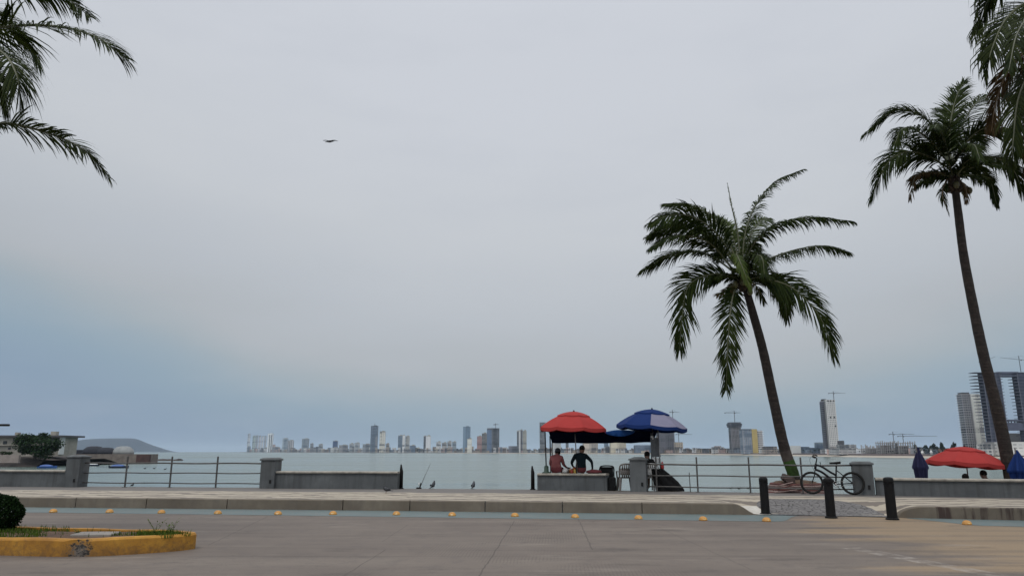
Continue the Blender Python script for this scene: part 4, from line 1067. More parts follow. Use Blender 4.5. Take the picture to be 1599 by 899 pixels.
# flying bird
fb = at_y(515, 221, 43)
t = thing('flying_bird', fb, 'dark bird gliding alone in the pale sky', 'bird')
def wing(sgn):
    mb = MB(); pts = [(0, .0, .09), (.16 * sgn, .06, .10), (.33 * sgn, .075, .085), (.50 * sgn, .03, .05)] if sgn > 0 else [(0, .0, .09), (-.13, .06, .07), (-.27, .08, .07), (-.42, .06, .045)]
    for x, z, c_ in pts:
        for y, dz in ((c_, 0), (-c_ * .6, -.008), (-c_, -.012)): mb.v.append(fb + V((x, y, z + dz)))
        mb.v.append(fb + V((x, 0, z - .016)))
    for i in range(3):
        for j in range(4): mb.f.append((i*4+j, (i+1)*4+j, (i+1)*4+(j+1) % 4, i*4+(j+1) % 4)); mb.m.append(0)
    mb.f += [(0, 1, 2, 3), (15, 14, 13, 12)]; mb.m += [0, 0]
    mb.build('wing', m_pig, t, smooth_=True)
wing(1); wing(-1)
MB().tube(spline([fb + V((-.30, -.02, -.055)), fb + V((-.14, 0, -.01)), fb + V((0, 0, 0)), fb + V((.12, .02, .015)), fb + V((.2, .03, .01))], 12), [.01, .02, .03, .045, .06, .068, .07, .066, .058, .045, .036, .03, .01], 10).build('body', m_pig, t, smooth_=True)
MB().tube([fb + V((.2, .03, .012)), fb + V((.28, .04, 0))], [.015, .003], 6).build('beak', m_beak, t)

# ================================================================== PALMS
m_trunk, nt, b = new_mat('palm trunk'); pv = pos_vec(nt)
mp = nt.nodes.new('ShaderNodeMapping'); mp.inputs['Scale'].default_value = (1.2, 1.2, 9); L(nt, pv, mp.inputs[0])
f = noise_n(nt, mp.outputs[0], 1.1, 5, .65); g = noise_n(nt, pv, 11, 4, .7)
c = ramp(nt, math_n(nt, 'ADD', math_n(nt, 'MULTIPLY', f, .6), math_n(nt, 'MULTIPLY', g, .4)), [(.36, (.011, .0075, .006)), (.52, (.026, .018, .014)), (.68, (.062, .046, .037))])
L(nt, c, b.inputs['Base Color']); b.inputs['Roughness'].default_value = .9; bump(nt, b, math_n(nt, 'ADD', f, g), .8, .04)
m_gpaint = mat('green trunk paint', (.055, .115, .028), (.022, .036, .012), .9, 2.2, .6, spec=.15); m_wpaint = mat('faded white trunk paint', (.085, .066, .055), (.03, .022, .018), .85, 4, .4)
m_leaf = leaf_mat('palm leaflet', (.008, .017, .004), (.032, .046, .009), .18, .7)
m_leafy = leaf_mat('young palm leaflet', (.028, .050, .010), (.075, .10, .02), .25, .4)
m_leafg = leaf_mat('mid green palm leaflet', (.010, .020, .004), (.038, .052, .010), .3, .55)  # medium green leaflets of the two near palms
m_dead = leaf_mat('dry palm leaflet', (.030, .020, .009), (.085, .052, .022), .15, .7)
m_rach = mat('palm rachis', (.10, .105, .045), (.045, .05, .02), .5, 5, .05)
m_drach = mat('dry rachis', (.19, .13, .07), (.10, .07, .04), .7, 5, .1)
m_husk = mat('palm husk', (.07, .046, .027), (.02, .014, .010), .95, 9, .6)

def frond(tree, pts, ll, seed, lm=m_leaf, rm=m_rach, droop=1.0, n=138, up=None, thin=.95, gap=0.08, kink=False, face=None, sweep=52):
    rnd = random.Random(seed); ll *= 1.22; face = rnd.uniform(.15, .6) if face is None else face; ll *= 1.0 + .42 * max(0, face - .5) * 2; q = spline(pts, 60); Lr = sum((q[i + 1] - q[i]).length for i in range(60))
    mb = MB()
    mb.tube(q, [.034 * (1 - i / 60) ** .8 + .005 for i in range(61)], 5, mi=1)
    for k in range(n):
        t = .10 + .90 * (k + rnd.random() * .5) / n
        if rnd.random() < gap: continue
        i = min(59, int(t * 60)); p = q[i].lerp(q[i + 1], t * 60 - i); T = (q[i + 1] - q[i]).normalized()
        S = T.cross(V((0, 0, 1)))
        if S.length < .15: S = T.cross(up or V((0, 1, 0)))
        S.normalize(); S2 = T.cross(V((0, 1, 0)))
        if S2.length > .2:
            S2.normalize(); S2 = S2 if S2.dot(S) >= 0 else -S2
            S = S.lerp(S2, face).normalized()
        Nn = S.cross(T).normalized(); Nn = Nn if Nn.z >= 0 else -Nn
        prof = (min(1, (t - .04) / .22) ** .7) * (1 if t < .6 else 1 - .62 * ((t - .6) / .4) ** 1.6)
        for sgn in (-1, 1):
            l = ll * prof * rnd.uniform(.72, 1.1) * (.5 if rnd.random() < .05 else 1); ang = R(sweep - sweep * .69 * t + rnd.uniform(-9, 9) + 5 * math.sin(t * 23 + seed))
            d = (S * sgn * math.sin(ang) + T * math.cos(ang) + Nn * (.22 - .1 * t + rnd.uniform(-.14, .14))).normalized()
            w0 = .029 * thin * rnd.uniform(.8, 1.15) * (1 - .35 * t); m_ = 4; pts_ = [p]; ds = [d]
            kd = rnd.uniform(.35, .6) if kink else 2
            dr = droop * rnd.uniform(.7, 1.35)
            for s in range(m_):
                d = (d + V((0, 0, -1)) * (dr * (.13 + .10 * s))).normalized()
                if kink and s / m_ > kd: d = V((d.x * .25, d.y * .25, -1)).normalized(); kd = 2 if rnd.random() < .5 else kd
                pts_.append(pts_[-1] + d * l / m_); ds.append(d)
            vs = []
            for s in range(m_ + 1):
                W = T - ds[s] * T.dot(ds[s])
                if W.length < .05: W = Nn
                W.normalize(); wd = w0 * (.55 + .9 * s / m_ if s < 2 else 1.0 - .95 * ((s - 1.5) / (m_ - 1.5)) ** 1.5)
                vs += [pts_[s] - W * wd, pts_[s] + W * wd]
            mb.add(vs, [(2*s, 2*s+1, 2*s+3, 2*s+2) for s in range(m_)])
    return mb.build('frond', [lm, rm], tree)

def trunk(tree, pts, r0, r1, bands=(), seed=0, flare=.25):
    q = spline(pts, 90); L_ = [0]
    for i in range(90): L_.append(L_[-1] + (q[i + 1] - q[i]).length)
    rad = []
    for i in range(91):
        t = i / 90; s = L_[i]
        rad.append((r0 + (r1 - r0) * t ** .75 + r0 * flare * math.exp(-s / .45)) * (1 + .035 * ((s / .16) % 1) - .02 + .04 * mnoise.noise(V((s * 1.3, seed, 0)))))
    mb = MB().tube(q, rad, 14)
    nf = 90 * 14
    for i in range(90):
        z = (q[i].z + q[i + 1].z) / 2
        for k, (za, zb) in enumerate(bands):
            if za <= z <= zb:
                for j in range(14): mb.m[i * 14 + j] = k + 1
    return mb.build('trunk', [m_trunk, m_gpaint, m_wpaint], tree, smooth_=True)

def palm(loc, label):
    t = thing('palm_tree', loc, label, 'palm tree'); return t
def crown_base(tree, c, r, seed):
    rnd = random.Random(seed); mb = MB()
    mb.lathe(c, [(r * .7, -r * 2.2), (r * 1.15, -r * 1.1), (r * 1.3, 0), (r * .9, r * 1.2), (r * .3, r * 2.2)], 12, wob=lambda j, a, z: 1 + .2 * math.sin(j * 2.2 + z * 9))
    for i in range(26):      # leaf stubs and fibre
        a = rnd.uniform(0, 6.28); z = rnd.uniform(-r * 2, r); d = V((math.cos(a), math.sin(a), rnd.uniform(-.2, .8))).normalized()
        p = c + V((math.cos(a) * r, math.sin(a) * r, z)); mb.tube([p, p + d * r * rnd.uniform(.6, 1.4)], [r * .28, r * .1], 5)
    mb.build('crown_base', m_husk, tree)
def coconuts(tree, c, r, n, seed):
    rnd = random.Random(seed)
    for i in range(n):
        a = rnd.uniform(0, 6.28); p = c + V((math.cos(a) * r, math.sin(a) * r, rnd.uniform(-.35, .05)))
        MB().ell(p, (.10, .10, .13), 10).build('coconut', mat('green coconut', (.10, .10, .03), (.06, .05, .02), .5, 8), tree, smooth_=True)

# ---- palm 1, leaning, behind the right railing
Y1 = ry(8.3) + 1.15
def PX(px, py, y): return at_y(px, py, y)
base1 = PX(1243, 760, Y1); base1.z = -.6
t1 = palm(V((base1.x, Y1, .3)), 'leaning coconut palm with green painted trunk behind the right railing')
top1 = PX(1160, 440, Y1 + .1)
trunk(t1, [V((base1.x + .06, Y1, -.5)), PX(1240, 745, Y1), PX(1225, 700, Y1), PX(1207, 620, Y1 + .05), PX(1191, 545, Y1 + .1), PX(1176, 490, Y1 + .1), PX(1166, 455, Y1 + .1), top1], .215, .118, [(zpx(745, Y1), zpx(718, Y1)), (zpx(717.5, Y1), zpx(705, Y1))], 1, .12)
crown_base(t1, top1, .16, 4); coconuts(t1, top1 + V((-.1, 0, -.1)), .33, 8, 5)
def zf(tree, zpts, dy, Y, conv, ll, seed, **kw):
    """frond through points read as directions from the crown; dy = how far each point lies behind (+) or before (-) the crown"""
    return frond(tree, [at_y(*conv(x, y), Y + d) for (x, y), d in zip(zpts, dy)], ll, seed, **kw)
c1 = lambda x, y: (980 + x / 2.247, 250 + y / 2.247)
Yc = Y1 + .1
F1 = [([(400, 380), (415, 250), (455, 150), (520, 75), (615, 33)], (0, .2, .5, .7, 1.0), .56, dict(droop=1.3, face=.0)),
      ([(405, 370), (445, 290), (520, 228), (640, 200), (790, 215)], (0, -.3, -.6, -.9, -1.2), .66, dict(droop=1.6, face=.05)),
      ([(415, 390), (500, 345), (600, 312), (690, 302), (775, 322)], (0, .4, .8, 1.2, 1.4), .7, dict(droop=1.3, face=.1)),
      ([(425, 415), (520, 425), (600, 465), (680, 560), (725, 690)], (0, -.3, -.6, -.8, -.9), .8, dict(droop=.9, face=.8)),
      ([(420, 415), (500, 425), (545, 470), (560, 560)], (0, .7, 1.2, 1.4), .6, dict(droop=.9, face=.7)),
      ([(385, 430), (365, 500), (352, 640), (346, 805)], (0, -.5, -.8, -.9), .62, dict(droop=.3, face=.95)),
      ([(375, 415), (300, 400), (215, 440), (190, 560), (183, 665)], (0, -.2, -.4, -.5, -.5), .72, dict(droop=.7, face=.9)),
      ([(370, 385), (300, 300), (230, 268), (150, 270), (85, 305)], (0, -.5, -.9, -1.2, -1.4), .8, dict(droop=1.0, lm=m_leaf)),
      ([(370, 390), (290, 335), (210, 320), (130, 340), (52, 385)], (0, .5, .9, 1.3, 1.5), .85, {}),
      ([(385, 360), (330, 240), (270, 180), (200, 155), (138, 153)], (0, .4, .8, 1.1, 1.3), .75, dict(droop=1.1)),
      ([(385, 365), (310, 255), (230, 200), (150, 193), (82, 222)], (0, -.4, -.8, -1.1, -1.3), .8, dict(droop=1.1)),
      ([(380, 370), (300, 270), (220, 232), (140, 238), (76, 266)], (0, .1, .1, .1, .1), .75, dict(droop=1.1)),
      ([(398, 380), (385, 250), (365, 160), (350, 80)], (0, .1, .1, .1), .10, dict(droop=.1, thin=.35, lm=m_leafy, n=60)),
      ([(392, 370), (375, 290), (350, 230), (320, 200)], (0, .8, 1.5, 2.0), .5, dict(droop=.5, lm=m_leafy)),
      ([(395, 380), (380, 330), (400, 370), (432, 455)], (0, -1.0, -1.8, -2.3), .42, dict(droop=1.1, lm=m_leafy)),
      ([(405, 370), (430, 270), (465, 215), (500, 205)], (0, .9, 1.7, 2.3), .6, dict(droop=.9, lm=m_leafy)),
      ([(395, 380), (430, 320), (440, 300), (470, 330)], (0, 1.2, 2.2, 3.0), .7, dict(droop=1.0)),
      ([(395, 390), (360, 330), (330, 320), (310, 350)], (0, 1.2, 2.2, 3.0), .7, dict(droop=1.0)),
      ([(400, 390), (440, 340), (470, 340), (480, 400)], (0, -1.1, -2.0, -2.6), .7, dict(droop=1.0)),
      ([(380, 425), (345, 460), (315, 475)], (0, -.3, -.4), .3, dict(droop=.6, n=24, lm=m_dead)),
      ([(410, 420), (450, 440), (480, 500)], (0, .5, .8), .45, dict(droop=1.2, n=30))]
for i, (zp, dy, ll, kw) in enumerate(F1): zf(t1, zp, dy, Yc, c1, ll, 100 + i, **kw)

def heart(tree, c, r, seed, n=11):
    rnd = random.Random(seed)
    for i in range(n):
        a = 6.28 * i / n + rnd.uniform(-.2, .2); d = V((math.cos(a), math.sin(a), 0)); e = rnd.uniform(.1, .8); l = r * rnd.uniform(.7, 1.1)
        frond(tree, [c, c + d * l * .4 + V((0, 0, e * l * .5)), c + d * l * .8 + V((0, 0, e * l * .55)), c + d * l * 1.1 + V((0, 0, e * l * .25))], .42, seed * 50 + i, n=60, droop=1.1)
heart(t1, top1, 1.25, 61)

# ---- planter with striped steps at its foot
pt1 = V((base1.x, Y1 + .05, 0))
tpl = thing('tree_planter', V((pt1.x, pt1.y, -2.8)), 'round stepped planter with faded red and white bands under the leaning palm', 'planter')
m_pl = mat('planter concrete', (.11, .075, .065), (.05, .036, .032), .85, 3, .5); m_prd = mat('faded red paint', (.15, .045, .036), (.075, .03, .026), .85, 4, .3); m_pwh = mat('chalky pink paint', (.36, .26, .23), (.15, .10, .09), .85, 4, .3)
r_ = 1.02; z0 = .02
MB().lathe(pt1, [(r_ + .05, -3.4), (r_ + .05, z0)], 32).build('drum', m_pl, tpl)
zz = z0
for i, (mm, h, dr_) in enumerate(((m_pl, .12, .02), (m_pwh, .055, .0), (m_prd, .075, -.02), (m_pwh, .05, -.06), (m_prd, .07, -.10), (m_pl, .05, -.16), (m_pwh, .05, -.20), (m_prd, .055, -.24))):
    MB().lathe(pt1 + V((0, 0, zz)), [(r_ + dr_ + .03, .001), (r_ + dr_ + .035, h * .5), (r_ + dr_ + .005, h)], 32, wob=lambda j, a, z: 1 + .012 * math.sin(j * 1.7 + i)).build('band', mm, tpl); zz += h
MB().lathe(pt1 + V((0, 0, zz)), [(r_ - .30, .0), (r_ - .4, .05), (.1, .12)], 24).build('soil', m_soil, tpl)
# chipped block and loose painted boards leaning on its left side
a = pt1 + V((-.42, -.55, .44))
mb = MB(); mb.add([a + V((.08, -.12, 0)), a + V((.2, -.12, 0)), a + V((.2, .15, 0)), a + V((.08, .15, 0)), a + V((-.2, -.16, .26)), a + V((.16, -.14, .3)), a + V((.16, .16, .3)), a + V((-.2, .16, .26)), a + V((-.14, -.1, .42)), a + V((.02, -.08, .36)), a + V((.02, .1, .36)), a + V((-.14, .1, .42))], [(3, 2, 1, 0), (0, 1, 5, 4), (1, 2, 6, 5), (2, 3, 7, 6), (3, 0, 4, 7), (4, 5, 9, 8), (5, 6, 10, 9), (6, 7, 11, 10), (7, 4, 8, 11), (8, 9, 10, 11)])
mb.build('chipped_block', m_pl, tpl)
yb = pt1.y - 1.04
for s_, (xa, ya, xb_, yb_) in enumerate(((1209, 769, 1250, 763.5), (1207, 765, 1242, 756), (1211, 759, 1238, 752.5), (1209, 755, 1230, 757), (1216, 767, 1262, 767.5))):
    p, q = at_y(xa, ya, yb + .02 * s_), at_y(xb_, yb_, yb + .05 + .02 * s_)
    MB().tube([p, q], [.05, .042], 4, flat=.4).build('board', (m_pwh, m_prd)[s_ % 2], tpl)

# ---- palm 2, tall, at the right
Y2 = ry(13.0) + 1.3
b2 = PX(1579, 745, Y2)
t2 = palm(V((b2.x, Y2, -.5)), 'tall slender coconut palm behind the right wall beside the folded blue parasol')
top2 = PX(1489, 275, Y2)
trunk(t2, [V((b2.x + .05, Y2, -.6)), PX(1574, 720, Y2), PX(1557, 640, Y2), PX(1537, 560, Y2), PX(1520, 480, Y2), PX(1505, 400, Y2), PX(1496, 330, Y2), top2], .215, .112, (), 2, .12)
crown_base(t2, top2 + V((0, 0, -.25)), .165, 9); coconuts(t2, top2 + V((.1, 0, -.25)), .36, 7, 8)
c2 = lambda x, y: (1330 + x / 2.249, y / 2.249)
F2 = [([(345, 580), (300, 470), (240, 405), (150, 390), (50, 465)], (0, .2, .4, .5, .6), .95, dict(droop=1.0)),
      ([(345, 580), (280, 500), (220, 455), (175, 455), (150, 510)], (0, -.8, -1.5, -2.0, -2.2), .85, dict(droop=1.2)),
      ([(340, 590), (260, 545), (190, 535), (125, 575), (70, 690)], (0, -.2, -.4, -.5, -.5), .95, dict(droop=1.1)),
      ([(340, 610), (280, 605), (225, 620), (205, 700)], (0, -.3, -.4, -.5), .5, dict(droop=1.3, lm=m_dead, gap=.3, n=50)),
      ([(348, 570), (345, 450), (365, 350), (395, 285)], (0, .3, .6, .9), .7, dict(droop=.5)),
      ([(360, 575), (410, 490), (470, 450), (540, 465), (590, 530)], (0, -.5, -.9, -1.1, -1.2), .9, {}),
      ([(370, 590), (440, 555), (510, 555), (570, 600), (600, 680)], (0, .3, .5, .6, .6), .85, dict(droop=1.2)),
      ([(352, 570), (390, 440), (440, 360), (510, 330), (580, 350)], (0, .6, 1.1, 1.5, 1.7), .85, {}),
      ([(350, 575), (330, 460), (320, 400), (300, 380)], (0, 1.0, 2.0, 2.8), .7, dict(droop=.9)),
      ([(350, 580), (300, 520), (270, 510), (240, 540)], (0, 1.0, 2.0, 2.8), .7, dict(droop=1.1)),
      ([(350, 580), (400, 520), (430, 510), (450, 560)], (0, -1.0, -2.0, -2.7), .7, dict(droop=1.1)),
      ([(350, 580), (400, 500), (440, 480), (470, 510)], (0, 1.1, 2.1, 2.9), .7, dict(droop=1.1)),
      ([(350, 580), (320, 480), (300, 440), (290, 450)], (0, -1.0, -1.9, -2.6), .7, dict(droop=1.0)),
      ([(335, 630), (318, 680), (340, 750)], (0, -.3, -.4), .34, dict(droop=1.4, n=46, thin=.6, rm=m_drach)),
      ([(375, 630), (400, 660), (402, 715)], (0, -.2, -.3), .32, dict(droop=1.4, n=42, thin=.6, lm=m_dead, rm=m_drach)),
      ([(375, 600), (420, 590), (480, 620), (510, 720)], (0, .8, 1.4, 1.6), .6, dict(droop=1.3))]
for i, (zp, dy, ll, kw) in enumerate(F2): zf(t2, zp, dy, Y2, c2, ll, 200 + i, **kw)

heart(t2, top2 + V((0, 0, -.1)), 1.3, 62)

# ---- palm 3, near, its crown hangs in at the top right corner
Y3 = 13.5
top3 = PX(1665, 45, Y3)
t3 = palm(V((top3.x + .5, Y3, 0)), 'coconut palm whose fronds and dry leaves hang into the top right corner')
trunk(t3, [V((top3.x + .5, Y3, -.1)), V((top3.x + .45, Y3, 1.2)), V((top3.x + .2, Y3, 4.5)), top3], .2, .13, (), 3, .2)
crown_base(t3, top3, .2, 12); coconuts(t3, top3 + V((0, 0, -.2)), .3, 6, 13)
ID = lambda x, y: (x, y)
F3 = [([(1655, 40), (1610, 5), (1572, 30), (1550, 75), (1540, 115)], (0, -.2, -.4, -.5, -.5), .66, dict(droop=.75, kink=True)),
      ([(1655, 35), (1600, -30), (1560, -20), (1535, 15), (1522, 60)], (0, .4, .8, 1.0, 1.0), .66, dict(droop=.75, kink=True)),
      ([(1655, 60), (1615, 70), (1575, 110), (1555, 160), (1548, 205)], (0, .3, .5, .6, .6), .55, dict(droop=1.2, lm=m_dead, rm=m_drach, gap=.25)),
      ([(1655, 60), (1620, 95), (1592, 150), (1583, 215), (1580, 262)], (0, -.2, -.4, -.5, -.5), .62, dict(droop=1.2)),
      ([(1660, 60), (1625, 80), (1600, 130), (1590, 190)], (0, .8, 1.2, 1.4), .6, dict(droop=1.2)),
      ([(1655, 45), (1620, 20), (1590, 50), (1575, 110)], (0, -.9, -1.6, -2.0), .6, dict(droop=1.1)),
      ([(1660, 40), (1620, -40), (1580, -70), (1540, -60)], (0, .1, .2, .2), .7, {}),
      ([(1670, 40), (1700, -60), (1760, -90), (1840, -60)], (0, .2, .3, .3), .7, {}),
      ([(1670, 45), (1730, 10), (1800, 30), (1850, 110)], (0, -.3, -.5, -.6), .7, {}),
      ([(1670, 50), (1730, 60), (1780, 120), (1790, 230)], (0, .4, .6, .7), .7, dict(droop=1.2)),
      ([(1665, 45), (1670, -20), (1690, -60), (1700, -30)], (0, 1.2, 2.2, 3.0), .7, {}),
      ([(1665, 45), (1660, -10), (1660, -20), (1665, 30)], (0, -1.2, -2.2, -2.9), .7, {}),
      ([(1665, 60), (1660, 120), (1650, 200), (1645, 290)], (0, -.3, -.5, -.5), .6, dict(droop=1.1)),
      ([(1660, 60), (1630, 110), (1608, 180), (1600, 270)], (0, .5, .8, .9), .6, dict(droop=1.2, lm=m_dead, rm=m_drach, gap=.3))]
for i, (zp, dy, ll, kw) in enumerate(F3): zf(t3, zp, dy, Y3, ID, ll, 300 + i, **{**dict(lm=m_leafg, thin=.74, sweep=62), **kw})

# ---- palm 4, near, at the top left
Y4 = 12.6
top4 = PX(-105, 95, Y4)
t4 = palm(V((top4.x - .2, Y4 + .1, .2)), 'coconut palm whose green fronds reach in at the top left corner')
trunk(t4, [V((top4.x - .2, Y4 + .4, .15)), V((top4.x - .2, Y4 + .3, 1.5)), V((top4.x - .1, Y4, 4.5)), top4], .2, .13, (), 4, .2)
crown_base(t4, top4, .2, 21); coconuts(t4, top4 + V((0, 0, -.2)), .3, 6, 22)
F4 = [([(-95, 85), (-40, 52), (20, 41), (90, 42), (150, 58), (198, 92)], (0, -.2, -.3, -.4, -.5, -.5), .80, dict(n=120, droop=.7)),
      ([(-95, 130), (-40, 190), (20, 194), (80, 210), (130, 234), (172, 278)], (0, .3, .5, .6, .6, .6), .55, dict(n=120, droop=.75)),
      ([(-95, 60), (-40, -30), (30, -28), (90, -12), (142, 28)], (0, .4, .7, .8, .8), .66, dict(n=110)),
      ([(-95, 95), (-50, 70), (0, 80), (25, 115), (32, 160)], (0, -.6, -1.0, -1.2, -1.2), .8, dict(droop=1.3)),
      ([(-95, 100), (-50, 100), (-10, 120), (8, 165)], (0, .6, 1.0, 1.1), .75, dict(droop=1.3)),
      ([(-95, 80), (-60, 20), (-15, 25), (35, 60), (55, 90)], (0, .6, 1.1, 1.4, 1.5), .8, dict(lm=m_leafy, droop=.9)),
      ([(-100, 80), (-70, -30), (-30, -60), (20, -60)], (0, .1, .2, .2), .7, {}),
      ([(-110, 80), (-150, -20), (-210, -50), (-300, -10)], (0, .2, .3, .3), .8, {}),
      ([(-110, 90), (-190, 60), (-270, 90), (-320, 180)], (0, -.3, -.5, -.5), .8, {}),
      ([(-110, 100), (-180, 130), (-220, 210), (-230, 300)], (0, .3, .5, .6), .8, dict(droop=1.2)),
      ([(-105, 110), (-110, 180), (-105, 280), (-100, 370)], (0, -.3, -.5, -.5), .7, {}),
      ([(-105, 90), (-100, 20), (-95, 0), (-90, 50)], (0, 1.2, 2.2, 3.0), .8, {}),
      ([(-105, 90), (-120, 10), (-140, -10), (-150, 40)], (0, -1.2, -2.2, -2.9), .8, {}),
      ([(-95, 130), (-60, 190), (-45, 260), (-42, 330)], (0, -.3, -.4, -.4), .6, dict(lm=m_dead, rm=m_drach, droop=1.2))]
for i, (zp, dy, ll, kw) in enumerate(F4): zf(t4, zp, dy, Y4, ID, ll, 400 + i, **{**dict(lm=m_leafg, thin=.72, sweep=66, droop=.7), **kw})

# ================================================================== LEFT HEADLAND, BOATS, ISLAND
def xat(px, y): return at_y(px, HOR, y).x
m_rock = mat('dark shore rock', (.095, .075, .065), (.035, .03, .028), .9, .35, .8, dist=.4)
m_pier = mat('pier stone', (.26, .215, .185), (.13, .105, .09), .9, .45, .8, dist=.2)
m_pink = mat('pinkish block wall', (.36, .30, .265), (.25, .205, .18), .85, .5, .3)
m_cream = mat('weathered cream render', (.42, .39, .33), (.26, .24, .205), .85, .25, .3); m_dkwin = mat('dark opening', (.02, .022, .026), (.035, .037, .04), .4, 1)
m_roofd = mat('dark roof slab', (.10, .10, .105), (.06, .06, .065), .8, .5)
YH = 300
def hz(py, y=YH): return zpx(py, y)
# rocky ground of the headland
mb = MB(); xs = frange(xat(-420, YH), xat(236, 375), 4.0)
for x in xs:
    yb = YH + (x - xat(-420, YH)) * .16 - 30
    e = max(0, 1 - max(0, (x - xat(170, 375)) / 26))
    for d, z in ((-7, -4.6), (-4, -3.4), (-1, -1.6), (2, .15 * e - 2 * (1 - e)), (42, .35 * e - 2 * (1 - e)), (60, -4.6)):
        mb.v.append(V((x, yb + d, z + .7 * mnoise.noise(V((x * .25, d * .3, 0))))))
for i in range(len(xs) - 1):
    for j in range(5): mb.f.append((i*6+j, (i+1)*6+j, (i+1)*6+j+1, i*6+j+1)); mb.m.append(0)
tag(mb.build('headland_terrain', m_rock), kind='structure')
# flat roofed house
hx0, hx1 = xat(-60, YH), xat(93, YH)
ho = thing('beach_house', V(((hx0 + hx1) / 2, YH, -.7)), 'weathered flat roofed beach house behind a dark tree at the far left', 'house')
def hbox(px0, px1, y0, y1, dy, depth, name, m, par=None):
    x0, x1 = xat(px0, YH), xat(px1, YH); z0, z1 = hz(y1), hz(y0)
    return MB().box(V(((x0 + x1) / 2, YH + dy + depth / 2, z0)), (x1 - x0, depth, z1 - z0)).build(name, m, par or ho)
hbox(-60, 92, 682, 712, 0, 12, 'wall', m_cream); rf = hbox(-64, 100, 679.3, 682, -1.6, 15, 'roof', m_roofd)
for a, b_, t_, u_ in ((14, 18.5, 674.5, 679.2), (70.5, 79, 673, 679.2)): hbox(a, b_, t_, u_, 2, 2, 'roof_tank', m_cream, rf)
for a, b_, t_, u_ in ((-30, -22, 685, 692), (-12, -6, 686, 692), (3, 9, 688, 694), (18, 30, 682.5, 688.5), (30, 60, 684, 690), (60, 90, 683.5, 690), (12, 16, 698, 701.5), (-40, -28, 699, 707), (66, 88, 697, 704)):
    hbox(a, b_, t_, u_, -.12, .3, 'window', m_dkwin)
hbox(-60, 92, 693.5, 695.2, -.9, .9, 'balcony_slab', m_cream); hbox(92.1, 94, 682.2, 709, -.5, 3, 'corner_pillar', m_white)
YW = 281
o = MB().box(V(((xat(-90, YW) + xat(32, YW)) / 2, YW, hz(722, YW))), (xat(32, YW) - xat(-90, YW), 1.0, hz(710, YW) - hz(722, YW))).build('garden_wall', m_pink, loc=V((xat(-30, YW), YW, hz(722, YW))))
tag(o, 'pinkish block wall on the rocks in front of the beach house', 'wall')
# tree
m_tleaf = leaf_mat('broad tree leaf', (.012, .030, .012), (.045, .085, .028), .15, .5); m_bark = mat('tree bark', (.07, .055, .04), (.03, .025, .02), .9, 2)
def leaf_tree(name, base, cr, cz, n, size, seed, label, cat='tree', group=None, m=None):
    rnd = random.Random(seed); t = thing(name, base, label, cat, group)
    c = base + V((0, 0, cz)); lob = []
    for i in range(14):
        d = V((rnd.gauss(0, 1), rnd.gauss(0, 1), rnd.gauss(0, .7))).normalized(); lob.append((c + V((d.x * cr[0] * .7, d.y * cr[1] * .7, d.z * cr[2] * .72 * (1 - .45 * abs(d.x)))), rnd.uniform(.24, .46)))
    mb = MB()
    for i in range(n):
        lc, lr = lob[rnd.randrange(14)]; d = V((rnd.gauss(0, 1), rnd.gauss(0, 1), rnd.gauss(0, 1))).normalized() * rnd.random() ** .4
        p = lc + V((d.x * cr[0], d.y * cr[1], d.z * cr[2])) * lr
        e = V((rnd.gauss(0, 1), rnd.gauss(0, 1), rnd.gauss(0, .5))).normalized(); s_ = e.cross(V((rnd.random(), rnd.random(), 1))).normalized()
        l = size * rnd.uniform(.6, 1.3); mb.add([p - e * l, p + s_ * l * .5, p + e * l, p - s_ * l * .5], [(0, 1, 2, 3)])
    mb.build('crown', m or m_tleaf, t)
    mb = MB().tube([base, base + V((.1, 0, cz * .5)), c], [cr[0] * .06 + .05, cr[0] * .05, cr[0] * .02], 8)
    for lc, lr in lob[:7]: mb.tube([base + V((.1, 0, cz * .45)), (base + lc) / 2 + V((0, 0, cz * .3)), lc], [cr[0] * .035, cr[0] * .022, .03], 6)
    mb.build('trunk', m_bark, t); return t
leaf_tree('broad_tree', V((xat(56, 288), 288, hz(717, 288))), (9.6, 6, 5.6), hz(695.5, 288) - hz(717, 288), 5200, .55, 31, 'dense dark green tree growing in front of the beach house')
leaf_tree('low_shrub', V((xat(4, 283), 283, hz(711, 283))), (4.0, 2, 1.0), .9, 500, .35, 32, 'low dark green shrub on top of the pinkish block wall', 'shrub')
# pier
mb = MB(); p0, p1 = xat(94, 372), xat(236, 378)
tag(mb.box(V(((p0 + p1) / 2, 380, -4.6)), (p1 - p0, 12, zpx(708.6, 374) + 4.6)).build('stone_pier', m_pier, loc=V(((p0 + p1) / 2, 380, -4.6))), 'long stone pier wall running out from the headland', 'pier')
o = MB().box(V(((xat(213, 372) + xat(234, 372)) / 2, 373.2, -4.6)), (xat(234, 372) - xat(213, 372), 1.4, zpx(709.5, 372) + 4.6)).build('landing_block', mat('dark red weathered block', (.11, .055, .05), (.05, .03, .028), .9, .5), loc=V((xat(224, 372), 373.2, -4.6)))
tag(o, 'dark reddish block at the outer end of the stone pier', 'block')
mb = MB(); xa, xb = xat(238, 480), xat(283, 480); k = 22
for i in range(k + 1):
    x = xa + (xb - xa) * i / k; h = -2.95 + .5 * mnoise.noise(V((x * .3, 0, 0))) - (1.2 if i == k else 0)
    for yy, z in ((476, -4.5), (478, h - .3), (481, h), (484, h - .3), (486, -4.5)): mb.v.append(V((x, yy, z)))
for i in range(k):
    for j in range(4): mb.f.append((i*5+j, (i+1)*5+j, (i+1)*5+j+1, i*5+j+1)); mb.m.append(0)
tag(mb.build('rock_breakwater', m_rock, loc=V((xa, 480, -4))), 'low dark rock breakwater beyond the end of the stone pier', 'breakwater')
